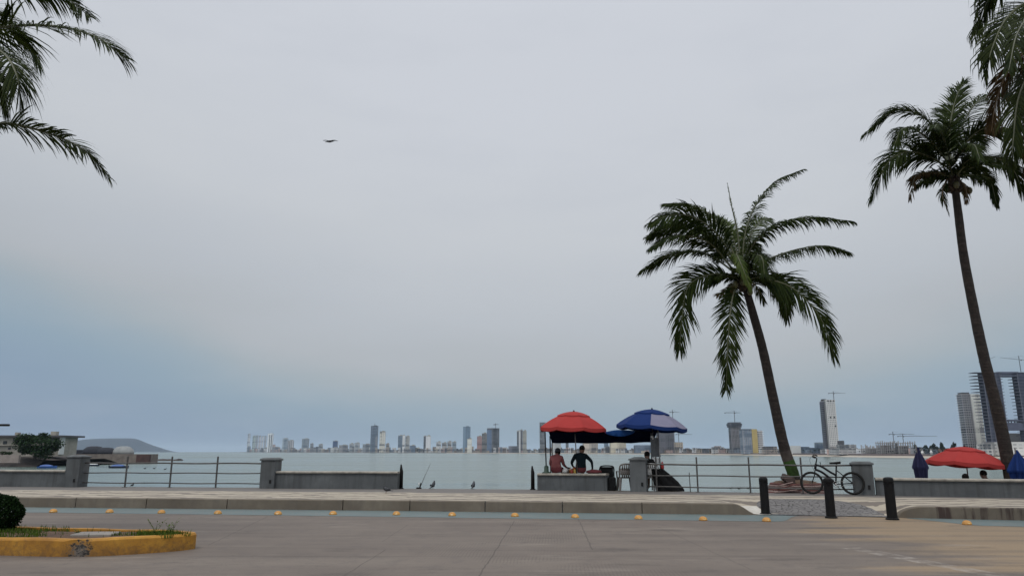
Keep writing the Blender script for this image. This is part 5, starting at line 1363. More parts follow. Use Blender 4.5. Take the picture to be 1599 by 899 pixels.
# things on the pier
zp = zpx(708.6, 374) + .002
m_dk = mat('dark navy sheet', (.022, .026, .038), (.012, .014, .02), .8, .6); m_pale = mat('pale grey sheet', (.34, .35, .34), (.20, .21, .21), .7, .4)
o = MB().box(V(((xat(100, 379) + xat(133, 379)) / 2, 379, zp)), (xat(133, 379) - xat(100, 379), 4, zpx(702, 379) - zp), bev=.1).build('dark_shed', m_dk, loc=V((xat(116, 379), 379, zp))); tag(o, 'long dark flat shed standing on the stone pier', 'shed')
def mound(px0, px1, top, m, name, label, cat, seed, sh=1.0):
    x0, x1 = xat(px0, 379), xat(px1, 379); c = V(((x0 + x1) / 2, 379, zp)); hw = (x1 - x0) / 2; h = zpx(top, 379) - zp
    o = MB().lathe(c, [(hw, 0), (hw * .97, h * .3), (hw * .86, h * .62), (hw * .62, h * .9), (hw * .3, h), (.02, h * .99)], 28, wob=lambda j, a, z: 1 + .05 * math.sin(j * 1.9 + seed + z) * sh, sy=3.4 / hw).build(name, m, loc=c, smooth_=True)
    return tag(o, label, cat)
mound(129, 164, 696.2, m_dk, 'boat_cover', 'high dark covered mound on the pier beside the shed', 'cover', 1)
mound(150, 181, 698.2, m_dk, 'boat_cover', 'lower dark covered mound on the pier beside the pale dome', 'cover', 2)
mound(176, 209, 696.3, m_pale, 'pale_dome', 'pale grey dome shaped tent at the outer part of the pier', 'tent', 3, .3)
# street lamp arm at the left edge
lp = at_y(-46, 664, 60)
t = thing('street_lamp', V((lp.x, 60, -3)), 'street lamp whose flat dark head reaches in at the left edge', 'street lamp')
MB().tube([V((lp.x, 60, -3)), V((lp.x, 60, lp.z - .3)), lp], [.09, .06, .05], 8).build('post', m_black, t); e_ = at_y(-4, 663.4, 60)
MB().tube([lp, e_], .04, 6).build('arm', m_black, t); MB().box(V((at_y(4, 663.4, 60).x, 60, e_.z - .08)), (1.0, .35, .17), bev=.03).build('lamp_head', m_black, t)

# boats
m_bblue = mat('boat blue', (.03, .11, .36), (.02, .07, .25), .4, .8, .05); m_bwhite = mat('boat white', (.70, .71, .70), (.55, .56, .56), .4, .8, .05); m_bdark = mat('boat dark hull', (.025, .04, .085), (.015, .022, .05), .4, .8, .05)
def boat(px, ln, Y, rz, hull, cover, label, flip=1):
    p = V((xat(px, Y), Y, -4)); t = thing('panga_boat', p, label, 'boat', 'boats moored off the headland'); t.rotation_euler = (0, 0, rz)
    mb = MB(); n = 12
    for i in range(n + 1):
        s_ = i / n; x = (s_ - .5) * ln * flip; wd = .85 * (1 - max(0, (s_ - .45) / .55) ** 2.2) + .02; sh = .62 + .5 * max(0, s_ - .4) ** 1.6; kz = -.25 + .5 * max(0, s_ - .75) ** 1.5
        for y, z in ((-wd, sh), (-wd * .82, .1), (0, kz), (wd * .82, .1), (wd, sh), (wd * .86, sh), (0, .12 + kz * .2), (-wd * .86, sh)): mb.v.append(V((x, y, z)))
    for i in range(n):
        for j in range(8): mb.f.append((i*8+j, (i+1)*8+j, (i+1)*8+(j+1) % 8, i*8+(j+1) % 8)); mb.m.append(0)
    mb.f += [tuple(range(7, -1, -1)), tuple(range(n*8, n*8+8))]; mb.m += [0, 0]
    o = mb.build('hull', hull, None, smooth_=False); o.parent = t
    mb = MB()
    for i in range(9):
        s_ = .12 + .62 * i / 8; x = (s_ - .5) * ln * flip; k = .55 + .45 * math.sin(math.pi * i / 8)
        for y, z in ((-.80, .66), (-.5, .66 + .42 * k), (0, .68 + .55 * k), (.5, .66 + .42 * k), (.80, .66)): mb.v.append(V((x, y, z)))
    for i in range(8):
        for j in range(4): mb.f.append((i*5+j, (i+1)*5+j, (i+1)*5+j+1, i*5+j+1)); mb.m.append(0)
    mb.f += [(0, 1, 2, 3, 4), (44, 43, 42, 41, 40)]; mb.m += [0, 0]
    o = mb.build('cover', cover, None, smooth_=True); o.parent = t
    o = MB().box((-.54 * ln * flip, 0, .25), (.35, .35, .75), bev=.05).build('outboard_motor', m_black, None); o.parent = t
boat(77.5, 6.2, 262, .1, m_bblue, m_bblue, 'bright blue covered boat left of the dome capped pillar')
boat(147, 4.8, 300, -.1, m_bdark, m_bwhite, 'small white covered boat just right of the dome capped pillar', -1)
boat(189, 6.4, 264, .08, m_bdark, m_bblue, 'blue covered boat with dark hull behind the first railing post')
# birds floating
for px, py, lb in ((226, 731.3, 'dark bird floating, first of the three beyond the left railing'), (240.5, 731.3, 'dark bird floating, middle of the three beyond the left railing'), (257.5, 732.5, 'dark bird floating, last of the three beyond the left railing'), (131.5, 739, 'dark bird floating close right of the dome capped pillar'),
                   (1141, 762, 'dark bird on the water between the right railing posts, leftmost of three'), (1154, 762.5, 'dark bird on the water between the right railing posts, middle of three'), (1168, 762, 'dark bird on the water beside the middle right railing post')):
    p = at_z(px, py, -3.97); k = .9 if p.y > 150 else .5
    o = MB().ell(p + V((0, 0, .1 * k)), (.42 * k, .2 * k, .2 * k), 10).tube(spline([p + V((.3 * k, 0, .15 * k)), p + V((.42 * k, 0, .45 * k)), p + V((.62 * k, 0, .5 * k))], 5), [.1 * k, .08 * k, .07 * k, .08 * k, .06 * k, .02 * k], 6).build('floating_bird', m_pig, loc=p, smooth_=True)
    tag(o, lb, 'bird', 'birds floating on the water')

# island hill
prof = [(-60, 704), (20, 701), (60, 699), (85, 697.5), (95, 693), (105, 690), (120, 687), (140, 684.8), (160, 684.2), (185, 683.8), (204, 684), (213, 685.5), (222, 689), (232, 693.5), (244, 698.5), (254, 702.4), (265, 705.6)]
YI = 8600
m_hill = mat('hill scrub', (.022, .036, .058), (.014, .022, .038), .95, .012, 0)
mb = MB(); pxs = frange(-60, 265, 2.5); rowsd = [(-420, 0), (-300, .28), (-190, .55), (-90, .82), (0, 1), (140, .8), (420, 0)]
for px in pxs:
    top = zpx(interp(prof, px), YI) + 4
    for d, k in rowsd:
        x = xat(px, YI); n_ = mnoise.noise(V((x * .006, d * .006, 2))) * 14 * (k if 0 < k < 1 else 0)
        mb.v.append(V((x, YI + d, -4.3 + top * k + n_ - (3 if k == 0 else 0))))
n = len(rowsd)
for i in range(len(pxs) - 1):
    for j in range(n - 1): mb.f.append((i*n+j, (i+1)*n+j, (i+1)*n+j+1, i*n+j+1)); mb.m.append(0)
tag(mb.build('island_hill', m_hill, smooth_=True), kind='structure')

# ================================================================== FAR SHORE
SH = [(340, 7600), (380, 6400), (480, 4800), (583, 3700), (760, 2700), (950, 1900), (1100, 1400), (1170, 1180), (1300, 860), (1400, 700), (1560, 640), (1760, 620)]
def sd(px): return interp(SH, px)
LZ = -1.6
m_land = mat('far land', (.16, .15, .13), (.09, .09, .075), .95, .01, 0)
pxs = frange(374, 1760, 7)
def strip(name, m, rows, pxs):
    mb = MB(); n = len(rows)
    for px in pxs:
        for d, z in rows:
            y = sd(px) + d * (1 + .15 * math.sin(px * .05)); mb.v.append(V((xat(px, sd(px)) * (y / sd(px)), y, z)))
    for i in range(len(pxs) - 1):
        for j in range(n - 1): mb.f.append((i*n+j, (i+1)*n+j, (i+1)*n+j+1, i*n+j+1)); mb.m.append(0)
    return mb.build(name, m, smooth_=True)
tag(strip('far_beach', mat('far sand', (.44, .39, .32), (.36, .32, .26), .9, .02, 0), [(-8, -4.4), (0, -4), (25, -3.1), (48, -2.4)], [p for p in pxs if p > 690]), kind='structure')
tag(strip('far_shore', m_land, [(-6, -4.4), (0, -3.4), (10, LZ), (2500, LZ)], [p for p in pxs if p < 700]), kind='structure')
tag(strip('far_land', m_land, [(48.5, -3.5), (49, LZ), (2500, LZ)], [p for p in pxs if p > 690]), kind='structure')
tag(strip('far_seawall', mat('far sea wall', (.15, .12, .115), (.09, .075, .075), .9, .03, 0), [(46, -3), (46.5, -.6), (48.2, -.6), (48.4, -3)], [p for p in pxs if p > 1040]), 'low dark sea wall along the far beach', 'wall')

FM = {}
def fm(wall, glass, pu=4., pz=3.3, fu=.6, fz=.5):
    k = (wall, glass, pu, pz, fu, fz)
    if k not in FM: FM[k] = facade('facade %d' % len(FM), wall, glass, pu, pz, fu, fz)
    return FM[k]
DG = (.035, .045, .06); BG = (.06, .09, .13)
def bld(px0, px1, top, m, label, dd=90, depth=None, top_box=True, cat='tower', name='tower_block', base=None, mtop=None):
    Y = sd((px0 + px1) / 2) + dd; x0, x1 = xat(px0, Y), xat(px1, Y); w_ = x1 - x0; z1 = zpx(top, Y); dp = depth or min(max(14, w_), 40)
    c = V(((x0 + x1) / 2, Y + dp / 2, LZ - .3)); hgt = z1 - c.z
    if top_box and hgt > 25:
        t = thing(name, c, label, cat)
        MB().box(c, (w_, dp, hgt - 1.2)).build('wall', m, t)
        MB().box(c + V((0, 0, hgt - 1.2)), (w_ + .8, dp + .8, 1.2)).build('parapet', mtop or m_cream, t)
        MB().box(c + V((w_ * .12, 0, hgt)), (w_ * .42, dp * .4, 3.2)).build('roof_box', mtop or m_cream, t)
        return t, c, w_, dp, hgt
    o = MB().box(c, (w_, dp, hgt)).build(name, m, loc=c); tag(o, label, cat); return o, c, w_, dp, hgt
def crane(px, ybase, ytop, jx0, jx1, yj, Y, label, rise=0):
    b_ = at_y(px, ybase, Y); tp_ = at_y(px, ytop, Y); r_ = Y / 1150 * .42
    t = thing('tower_crane', b_, label, 'crane', 'tower cranes over the far shore')
    m = mat('crane steel', (.10, .105, .115), (.07, .07, .075), .6, .2, 0)
    MB().box(b_, (r_ * 1.6, r_ * 1.6, tp_.z - b_.z)).build('mast', m, t)
    a, c = at_y(jx0, yj, Y), at_y(jx1, yj - rise, Y); zj = at_y(px, yj, Y).z
    MB().tube([V((px_ := at_y(px, yj, Y)).xyz), c], [r_ * .8, r_ * .5], 4).build('jib', m, t)
    MB().tube([at_y(px, yj, Y), a], [r_ * .8, r_ * .8], 4).build('counter_jib', m, t)
    MB().box(a - V((0, 0, r_ * 2.2)), (r_ * 4, r_ * 1.5, r_ * 2.4)).build('counterweight', m, t)
    MB().box(at_y(px, yj, Y) - V((0, 0, r_ * 3)), (r_ * 2.6, r_ * 2.6, r_ * 2.6)).build('cab', m, t)
    MB().tube([tp_, at_y(px, yj, Y).lerp(c, .6)], r_ * .2, 3).tube([tp_, a], r_ * .2, 3).build('tie_bar', m, t)
def slab_tower(px0, px1, top, floors, core, slabm, label, dd, ov=1.5, fins=0, finm=None, side=0, name='tower_block', taper=1.0, frac=1.0, depth=None):
    Y = sd((px0 + px1) / 2) + dd; x0, x1 = xat(px0, Y), xat(px1, Y); w_ = x1 - x0; dp = depth or min(w_, 32); c = V(((x0 + x1) / 2, Y + dp / 2, LZ - .3)); h = zpx(top, Y) - c.z
    t = thing(name, c, label, 'tower'); fh = h / floors
    MB().box(c + V((side, 0, 0)), (w_ - 2 * ov, dp - 2 * ov, h - .5)).build('core', core, t)
    for i in range(1, floors + 1):
        wob_ = 1 + (.015 * math.sin(i * 2.7) if frac < 1 else 0)
        MB().box(c + V((0, 0, i * fh - .35)), (w_ * wob_, dp, .35 if frac == 1 else .45)).build('floor_slab', slabm, t)
    if fins:
        for i in range(fins + 1):
            x = x0 + .35 + (w_ - .7) * i / fins; MB().box(V((x, Y + .15, c.z)), (.6, .5, h)).build('fin', finm or slabm, t)
    return t, c, w_, dp, h, Y
wt = (.80, .80, .78); cr_ = (.50, .46, .38); gy = (.26, .26, .27); tn_ = (.40, .33, .26)
LM = []
def T(px0, px1, top, m, short, label, **kw): LM.append(((px0 + px1) / 2, short)); return bld(px0, px1, top, m, label, **kw)
W1 = (.66, .68, .69)
T(385, 388.2, 677, fm(W1, BG, 5, 3.3, .3, .6), 'slim pale tower at the tip', 'slim pale tower at the outermost tip of the far shore')
T(393, 396.6, 680, fm((.50, .57, .50), BG, 5, 3.3), 'greenish tower', 'greenish pale tower second from the tip of the far shore')
T(398, 400.6, 679.5, fm((.40, .42, .43), BG, 5, 3.3), 'slim grey tower', 'slim grey tower between the greenish and the lilac one')
T(402.4, 405.4, 680, fm((.62, .60, .63), BG, 6, 3.3, .3), 'lilac tower', 'pale lilac tower third group from the tip')
T(407.2, 409.4, 681, fm((.64, .64, .65), BG, 6, 3.3, .3), 'slim white tower', 'slim white tower right of the lilac tower')
T(411.4, 413.8, 680.5, fm((.42, .43, .45), BG, 6, 3.3, .3), 'plain pale tower', 'plain grey tower left of the white striped one')
tt = T(416.5, 423.5, 676.5, mat('striped tower white', (.82, .84, .84), (.70, .72, .72), .7, .05, 0), 'white striped tower', 'white tower with two dark vertical glass stripes', mtop=m_white)
for k in (-.05, .36): MB().box(tt[1] + V((tt[2] * k, -tt[3] / 2 - .25, 0)), (tt[2] * .17, .5, tt[4] * .93)).build('glass_stripe', m_dkwin, tt[0])
T(424.5, 434, 697.5, fm((.17, .18, .20), DG), 'low dark hotel', 'low dark hotel right of the white striped tower', cat='hotel')
T(440, 447, 684, fm((.33, .38, .40), BG, 4, 3.3, .8, .7), 'pale glass tower', 'pale glass tower left of the white and dark one')
T(448.5, 456, 687, fm((.48, .46, .46), DG, 11, 60, .4, 1), 'white and dark tower', 'short tower half white and half dark')
T(470.5, 479.5, 684.5, fm((.24, .27, .29), BG, 6, 4, .5, .6), 'open frame tower', 'grey tower with an open frame at its top')
T(484, 488, 692, fm(gy, DG), 'narrow grey block', 'narrow grey block right of the open frame tower')
T(497, 502.5, 693, fm((.36, .37, .38), DG), 'flat topped grey block', 'flat topped grey block left of the deep blue block')
T(519, 525.7, 688, mat('deep blue glass', (.045, .085, .19), (.03, .06, .14), .3, .02, 0), 'deep blue block', 'deep blue glass block standing low on the far shore', dd=120)
T(516, 527, 698.5, fm((.46, .46, .44), DG), 'pale podium', 'pale low podium under the deep blue block', dd=40)
T(529, 541, 694.5, fm((.25, .24, .24), DG), 'grey brown row', 'long grey brown block right of the deep blue block')
T(545, 551, 692, fm((.45, .45, .43), BG), 'pale hazy block', 'pale hazy block left of its twin')
T(553, 560, 691, fm((.46, .46, .44), BG), 'second hazy block', 'pale hazy block right of its twin')
T(566, 577, 693, fm((.24, .26, .28), DG), 'grey block', 'broad grey block at the left foot of the tall dark tower')
tt = T(577.6, 587.6, 664.5, fm((.12, .15, .19), (.05, .075, .11), 5, 3.5, .75, .75), 'tall dark tower', 'tallest dark glass tower with small mast on its roof', mtop=m_roofd)
MB().box(tt[1] + V((tt[2] * .42, -tt[3] / 2 - 1, 0)), (tt[2] * .3, 2, tt[4] * .62)).build('side_wing', fm((.30, .30, .32), DG), tt[0])
MB().tube([tt[1] + V((0, 0, tt[4])), tt[1] + V((0, 0, tt[4] + 13))], .9, 6).build('mast', m_roofd, tt[0])
T(592, 600, 673, fm((.74, .70, .60), DG, 9, 4, .25, .5), 'cream tower', 'cream tower with darker corners right of the tall dark tower')
T(602.5, 607, 692, fm(tn_, DG), 'small tan block', 'small tan block right of the cream tower')
T(621, 627.4, 679.5, fm((.17, .21, .25), BG, 5, 3.4, .8, .7), 'dark half tower', 'dark glass tower with a raised corner top')
T(627.9, 631.4, 679, fm((.80, .79, .77), DG, 20, 3.4, .1, .3), 'white sliver tower', 'thin white tower attached to the dark glass one')
T(632.5, 638.5, 680.5, fm((.47, .45, .41), DG, 4, 3.4, .5, .5), 'beige tower', 'beige tower right of the thin white one')
T(639.5, 648, 695, fm((.16, .21, .29), BG, 4, 3.4, .8, .7), 'low blue block', 'low blue grey block right of the beige tower')
T(661, 664.3, 680.3, fm((.10, .105, .115), DG, 4, 3.4), 'thin dark slab', 'thin dark slab joined to a white tower')
T(664.6, 671.5, 680, fm((.80, .80, .80), (.55, .56, .57), 7, 40, .4, 1), 'white slab tower', 'white slab tower joined to the thin dark one')
T(681, 688, 689.5, fm(wt, DG), 'white stepped block', 'white stepped block left of the pale cluster')
T(690, 697, 691, fm((.52, .51, .48), DG), 'cream cluster block', 'cream block in the pale cluster')
T(698.5, 704.5, 688.8, fm((.55, .52, .48), DG), 'beige cluster block', 'tallest beige block in the pale cluster')
T(706, 712, 689.5, fm((.36, .40, .42), BG), 'grey cluster block', 'grey green block at the right of the pale cluster')
tt = T(722.6, 733.6, 666, fm((.17, .24, .31), (.09, .14, .20), 3.2, 80, .5, 1), 'blue glass tower', 'tall blue glass tower with vertical stripes', dd=160, mtop=mat('blue grey roof', (.15, .20, .25), None, .6, .1, 0))
T(729.5, 736.5, 684.5, fm((.80, .80, .70), (.6, .6, .53), 5, 3.4, .4, .4), 'pale cream block', 'pale cream block in front of the blue glass tower', dd=60)
T(744.7, 752, 680.5, fm((.45, .27, .25), (.2, .13, .13), 4, 3.4, .5, .5), 'pink tower', 'pink tower left of the big curved grey tower')
T(752.3, 760, 676, fm((.30, .28, .26), DG, 5, 3.4, .7, .4), 'grey brown tower', 'grey brown tower with balconies beside the pink one')
# big curved tower under construction
Y = sd(770) + 110; x0, x1 = xat(759.5, Y), xat(780, Y); wq = x1 - x0; c = V(((x0 + x1) / 2, Y + wq / 2, LZ - .3)); h = zpx(668, Y) - c.z
t = thing('tower_block', c, 'big curved grey tower under construction with a crane on top', 'tower'); LM.append((770, 'big curved tower'))
MB().lathe(c, [(wq * .47, 0), (wq * .47, h), (wq * .2, h + .2)], 28).build('core', fm((.16, .165, .18), DG, 5, 3.4, .6, .6), t)
MB().box(c + V((-wq * .28, -wq * .28, 0)), (wq * .38, wq * .38, h * .93)).build('glass_wing', fm((.09, .13, .20), (.05, .08, .14), 4, 3.4, .8, .7), t)
for i in range(1, 25): MB().lathe(c + V((0, 0, h * i / 24 - .4)), [(wq * .5, 0), (wq * .5, .45)], 28).build('floor_slab', fm((.28, .27, .27), DG), t)
crane(774, 668, 660.5, 771.5, 779, 662.3, Y + wq * .3, 'small crane on top of the big curved grey tower')
T(778, 792, 697.8, fm((.50, .50, .50), (.3, .31, .32), 6, 3, .4, .4), 'low white hall', 'low white hall right of the big curved tower', cat='hall')
T(794, 808, 696, fm((.16, .16, .19), DG), 'low dark hall', 'low dark hall left of the black and white tower', cat='hall')
T(807.3, 810.2, 672.5, fm((.13, .135, .145), DG, 4, 3.4), 'dark strip tower', 'thin dark edge tower left of the white strip')
T(810.4, 812.8, 672, mat('white strip', (.82, .82, .81), (.72, .72, .71), .7, .1, 0), 'white strip tower', 'narrow white tower strip between two dark ones')
T(813, 816, 670.8, fm((.17, .165, .185), DG, 4, 3.4), 'dark middle tower', 'thin dark tower in the middle of the black and white group')
T(816.3, 822.4, 672.2, fm((.40, .385, .33), (.18, .18, .17), 3.5, 3.4, .5, .5), 'khaki tower', 'khaki tower at the right of the black and white group')
tt = slab_tower(842.5, 853, 659, 20, fm((.28, .29, .30), DG, 4, 3.3), fm((.48, .48, .47), DG, 90, 90, .01, .01), 'grey tower with pale floor bands behind the red parasol', 80); LM.append((848, 'grey banded tower'))
T(862, 876, 686, fm((.50, .49, .46), (.2, .22, .24), 4, 3.3, .6, .5), 'pale hotel', 'pale hotel seen under the tarpaulin, left of the seated pair', cat='hotel')
T(884, 888, 690.5, fm((.13, .14, .15), DG), 'dark block under the tarpaulin', 'narrow dark block seen between the two seated people')
T(912, 934, 690, fm((.48, .42, .36), DG, 4, 3.3, .6, .5), 'beige hotel', 'beige hotel seen under the tarpaulin right of the navy jersey', cat='hotel')
T(944.5, 950, 682, fm((.16, .22, .29), BG), 'blue block under the tarpaulin', 'narrow blue grey block seen under the right part of the tarpaulin')
T(955, 978, 688.5, fm((.52, .47, .36), (.25, .22, .18), 4, 3.3, .5, .5), 'yellow cream hotel', 'yellowish cream hotel under the right part of the tarpaulin', cat='hotel')
T(994, 1026, 694.5, fm((.13, .16, .21), BG, 5, 3.3, .7, .6), 'long low blue block', 'long low blue block beside the grey hanging cloth')
# dark frame tower behind the blue parasol
tt = slab_tower(1029, 1054.5, 663, 22, fm((.15, .15, .175), DG, 3, 3.2, .5, .6), fm((.17, .165, .185), DG, 90, 90, .01, .01), 'broad dark grey tower under construction behind the blue parasol', 70, ov=.8, fins=9, finm=fm((.20, .195, .21), DG, 90, 90, .01, .01)); LM.append((1041, 'broad dark tower'))
crane(1051, 664, 639.5, 1046, 1061, 643, tt[5] + 8, 'crane rising behind the faded panel of the blue parasol')
T(1055.5, 1067, 690, fm((.46, .39, .31), DG, 4, 3.2, .5, .4), 'tan block', 'tan block at the right foot of the broad dark tower')
crane(1060, 690, 675.5, 1055.5, 1080.5, 677.7, sd(1060) + 120, 'small crane above the tan block right of the blue parasol')
T(1115, 1131, 697.5, fm(wt, DG, 5, 3.2, .6, .4), 'white low houses', 'white low house row left of the flared tower', cat='house', dd=60)
# flared tower and its crane
slab = fm((.36, .36, .37), DG, 90, 90, .01, .01)
tt = slab_tower(1143.5, 1159.5, 663, 22, fm((.13, .13, .15), DG, 3, 3.2), slab, 'tower under construction with a flared dark top and podium', 75, ov=.7, fins=7, finm=fm((.33, .31, .32), DG, 90, 90, .01, .01)); LM.append((1151, 'flared tower'))
for k, (wm, z0_, hh_) in enumerate(((1.13, -4, 3.4), (1.2, -.8, 3.0), (1.05, 2.4, 2.2))): MB().box(tt[1] + V((0, 0, tt[4] + z0_)), (tt[2] * wm, tt[3] * wm, hh_)).build('top_deck', fm((.12, .125, .145), DG, 4, 2, .5, .5), tt[0])
o = MB().box(tt[1] + V((2.4, -4, 0)), (tt[2] * 1.35, tt[3] * .9, 10.5)).build('podium', fm((.19, .20, .22), DG, 4, 3.3, .7, .4), tt[0])
crane(1147.5, 660, 641, 1132, 1156, 644, tt[5] + 6, 'crane standing on the flared tower left of the leaning palm trunk')
# yellow striped building
Yb = sd(1178) + 70
t = thing('apartment_block', V((xat(1178, Yb), Yb, LZ - .3)), 'apartment block with a yellow stripe left of the leaning palm trunk', 'apartment block'); LM.append((1178, 'yellow striped block'))
for a, b_, tp_, mm, n_, dy in ((1161.5, 1176, 670.5, fm((.30, .31, .34), (.10, .14, .19), 3.2, 3.3, .6, .65), 'grey_wing', 0), (1175.8, 1184, 669.6, mat('yellow render', (.56, .43, .17), (.46, .35, .14), .8, .2, 0), 'yellow_shaft', -1.4), (1183.8, 1192.5, 671.8, fm((.27, .25, .25), DG, 3, 3.3, .6, .6), 'balcony_wing', 0)):
    x0, x1 = xat(a, Yb), xat(b_, Yb); MB().box(V(((x0 + x1) / 2, Yb + 9 + dy, LZ - .3)), (x1 - x0, 18, zpx(tp_, Yb) - LZ + .3)).build(n_, mm, t)
x0, x1 = xat(1184.2, Yb), xat(1194.5, Yb); hb_ = zpx(672.5, Yb) - LZ
for i in range(11): MB().box(V(((x0 + x1) / 2, Yb + 6, LZ + hb_ * (i + .6) / 11)), (x1 - x0, 14, 1.0)).build('balcony', fm(wt, DG, 90, 90, .01, .01), t)
x0, x1 = xat(1161, Yb), xat(1183, Yb); MB().box(V(((x0 + x1) / 2, Yb + 9, zpx(670.4, Yb))), (x1 - x0, 19, .9)).build('roof', m_roofd, t)
T(1196, 1214, 696.5, fm((.42, .36, .31), DG, 4, 3.2, .6, .4), 'tan houses', 'tan house row left of the leaning palm trunk', cat='house', dd=60)
T(1236, 1251, 695.5, fm((.62, .63, .61), (.5, .5, .5), 9, 9, .2, .2), 'white hall', 'plain white hall right of the leaning palm trunk', cat='hall', dd=55)
T(1252, 1264, 697, fm((.13, .15, .19), BG), 'dark blue shed', 'dark blue shed right of the plain white hall', cat='shed')
T(1265, 1291, 698.5, fm((.12, .155, .21), BG, 5, 3, .7, .5), 'long blue shed', 'long dark blue shed left of the tall white tower', cat='shed')
T(1279, 1290, 690.3, fm((.24, .29, .31), BG, 3, 3, .8, .6), 'small glass block', 'small glass block at the left foot of the tall white tower', dd=110)
# tall white tower with grid
Yw = sd(1300) + 75
t = thing('tower_block', V((xat(1303, Yw), Yw, LZ - .3)), 'tall white gridded tower with dark balconies, just right of the palm trunk', 'tower'); LM.append((1300, 'tall white tower'))
x0, x1 = xat(1296.3, Yw), xat(1311.2, Yw); hW = zpx(624.3, Yw) - LZ + .3; w_ = x1 - x0; fl = 28
mW = mat('white tower concrete', (.80, .79, .76), (.66, .65, .62), .75, .12, 0); mD = fm((.06, .065, .085), DG, 3, 3)
MB().box(V(((x0 + x1) / 2, Yw + 8, LZ - .3)), (w_ - .4, 15, hW - .3)).build('core', mat('tower glazing', (.34, .35, .36), (.20, .21, .225), .35, .15, 0), t)
for i in range(fl + 1): MB().box(V(((x0 + x1) / 2, Yw + 7.5, LZ - .3 + (hW - .6) * i / fl)), (w_, 16, 1.15)).build('floor_slab', mW, t)
for i in range(6): MB().box(V((x0 + .5 + (w_ - 1.0) * i / 5, Yw + 8, LZ - .3)), (1.0, 16.6, hW)).build('column', mW, t)
xl = xat(1292.6, Yw); MB().box(V(((xl + x0) / 2 + .3, Yw + 9, LZ - .3)), (x0 - xl - .5, 8, hW - 1.5)).build('balcony_core', mD, t)
for i in range(1, fl): MB().box(V(((xl + x0) / 2, Yw + 8.2, LZ - .3 + (hW - .6) * i / fl)), (x0 - xl, 9, .5)).build('balcony_slab', fm((.28, .28, .31), DG, 90, 90, .01, .01), t)
for zf_, xf in ((.965, .25), (.965, .5), (.965, .85), (.66, .35), (.66, .75), (.5, .8)): MB().box(V((x0 + w_ * xf, Yw - .55, LZ + hW * zf_)), (w_ * .14, .3, 2.0)).build('opening', m_dkwin, t)
MB().box(V((x0 + 1, Yw + 8, LZ + hW - .3)), (4.5, 6, 1.6)).build('roof_box', m_roofd, t)
MB().box(V(((x0 + x1) / 2 + .8, Yw + 5, LZ - .3)), (w_ + 1, 16, 10)).build('podium', fm((.46, .44, .40), (.22, .22, .22), 3, 3.3, .5, .5), t)
crane(1302.3, 624.5, 610.5, 1294, 1320, 613.6, Yw + 6, 'crane on the roof of the tall white gridded tower')
T(1311, 1349, 700.5, fm((.58, .57, .55), (.15, .15, .16), 6, 2.6, .75, .45), 'white terraces', 'low white terraced building right of the tall white tower', cat='hotel', dd=56)
T(1316, 1338, 693.5, fm((.50, .50, .49), DG, 6, 2.8, .6, .4), 'upper white terrace', 'upper white terrace block behind the low terraced building', cat='hotel', dd=75)
T(1316.8, 1319.6, 687.5, mat('chimney dark', (.12, .12, .13), None, .8, .1, 0), 'dark chimney', 'short dark chimney tower on the white terraces', dd=80, top_box=False, cat='chimney', name='chimney')
# construction site
def site(px0, px1, y0, floors, ncol, dd, label, colh=0):
    Y = sd((px0 + px1) / 2) + dd; x0, x1 = xat(px0, Y), xat(px1, Y); w_ = x1 - x0; z1 = zpx(y0, Y); t = thing('building_shell', V(((x0 + x1) / 2, Y, LZ - .3)), label, 'building site')
    m = fm((.34, .33, .33), DG, 90, 90, .01, .01); rnd = random.Random(px0)
    for i in range(floors): MB().box(V(((x0 + x1) / 2, Y + 6, LZ + (z1 - LZ) * (i + 1) / floors - .4)), (w_ * rnd.uniform(.92, 1), 12, .5)).build('floor_slab', m, t)
    for i in range(ncol):
        x = x0 + .4 + (w_ - .8) * i / (ncol - 1); hh_ = (z1 - LZ) + colh * rnd.uniform(.2, 1.2)
        for yy in (.4, 10): MB().box(V((x, Y + yy, LZ - .3)), (rnd.uniform(.45, .9), .6, hh_ * (1 if yy < 5 else .95))).build('column', m, t)
    MB().box(V(((x0 + x1) / 2, Y + 8, LZ - .3)), (w_ * .62, 3, (z1 - LZ) * .8)).build('inner_wall', fm((.27, .265, .27), (.10, .10, .11), 4, 3, .4, .5), t)
site(1352, 1377, 700, 2, 10, 60, 'row of bare columns at the left of the building site', 4.6); LM.append((1364, 'bare columns'))
site(1376, 1403, 691, 5, 9, 62, 'unfinished concrete floors in the middle of the building site', 2.2); LM.append((1390, 'unfinished floors'))
site(1404, 1431, 691, 4, 8, 72, 'unfinished grey block at the right of the building site', 2.0); LM.append((1418, 'unfinished grey block'))
crane(1396, 692, 673.5, 1388.5, 1427, 677.6, sd(1396) + 70, 'left crane over the low building site')
crane(1411, 692, 677, 1402, 1463, 680.6, sd(1411) + 76, 'right crane with the long jib over the low building site')
# white hotel at the right
tt = slab_tower(1513, 1527, 615, 25, fm((.26, .27, .29), DG, 3, 2.7, .6, .6), fm((.70, .70, .70), DG, 90, 90, .01, .01), 'tall hotel tower with balconies left of the skeleton arch', 95, ov=.9, depth=11, fins=4, finm=fm((.36, .36, .38), DG, 90, 90, .01, .01)); LM.append((1503, 'balcony hotel'))
x0, x1 = xat(1526.8, tt[5]), xat(1543, tt[5]); MB().box(V(((x0 + x1) / 2, tt[5] + 6, LZ - .3)), (x1 - x0, 10, zpx(614, tt[5]) - LZ)).build('pale_wing', fm((.60, .60, .55), (.2, .2, .21), 3.4, 2.7, .35, .4), tt[0])
MB().box(tt[1] + V((1, 0, tt[4])), (tt[2] * .8, 8, 1.8)).build('roof_box', m_roofd, tt[0])
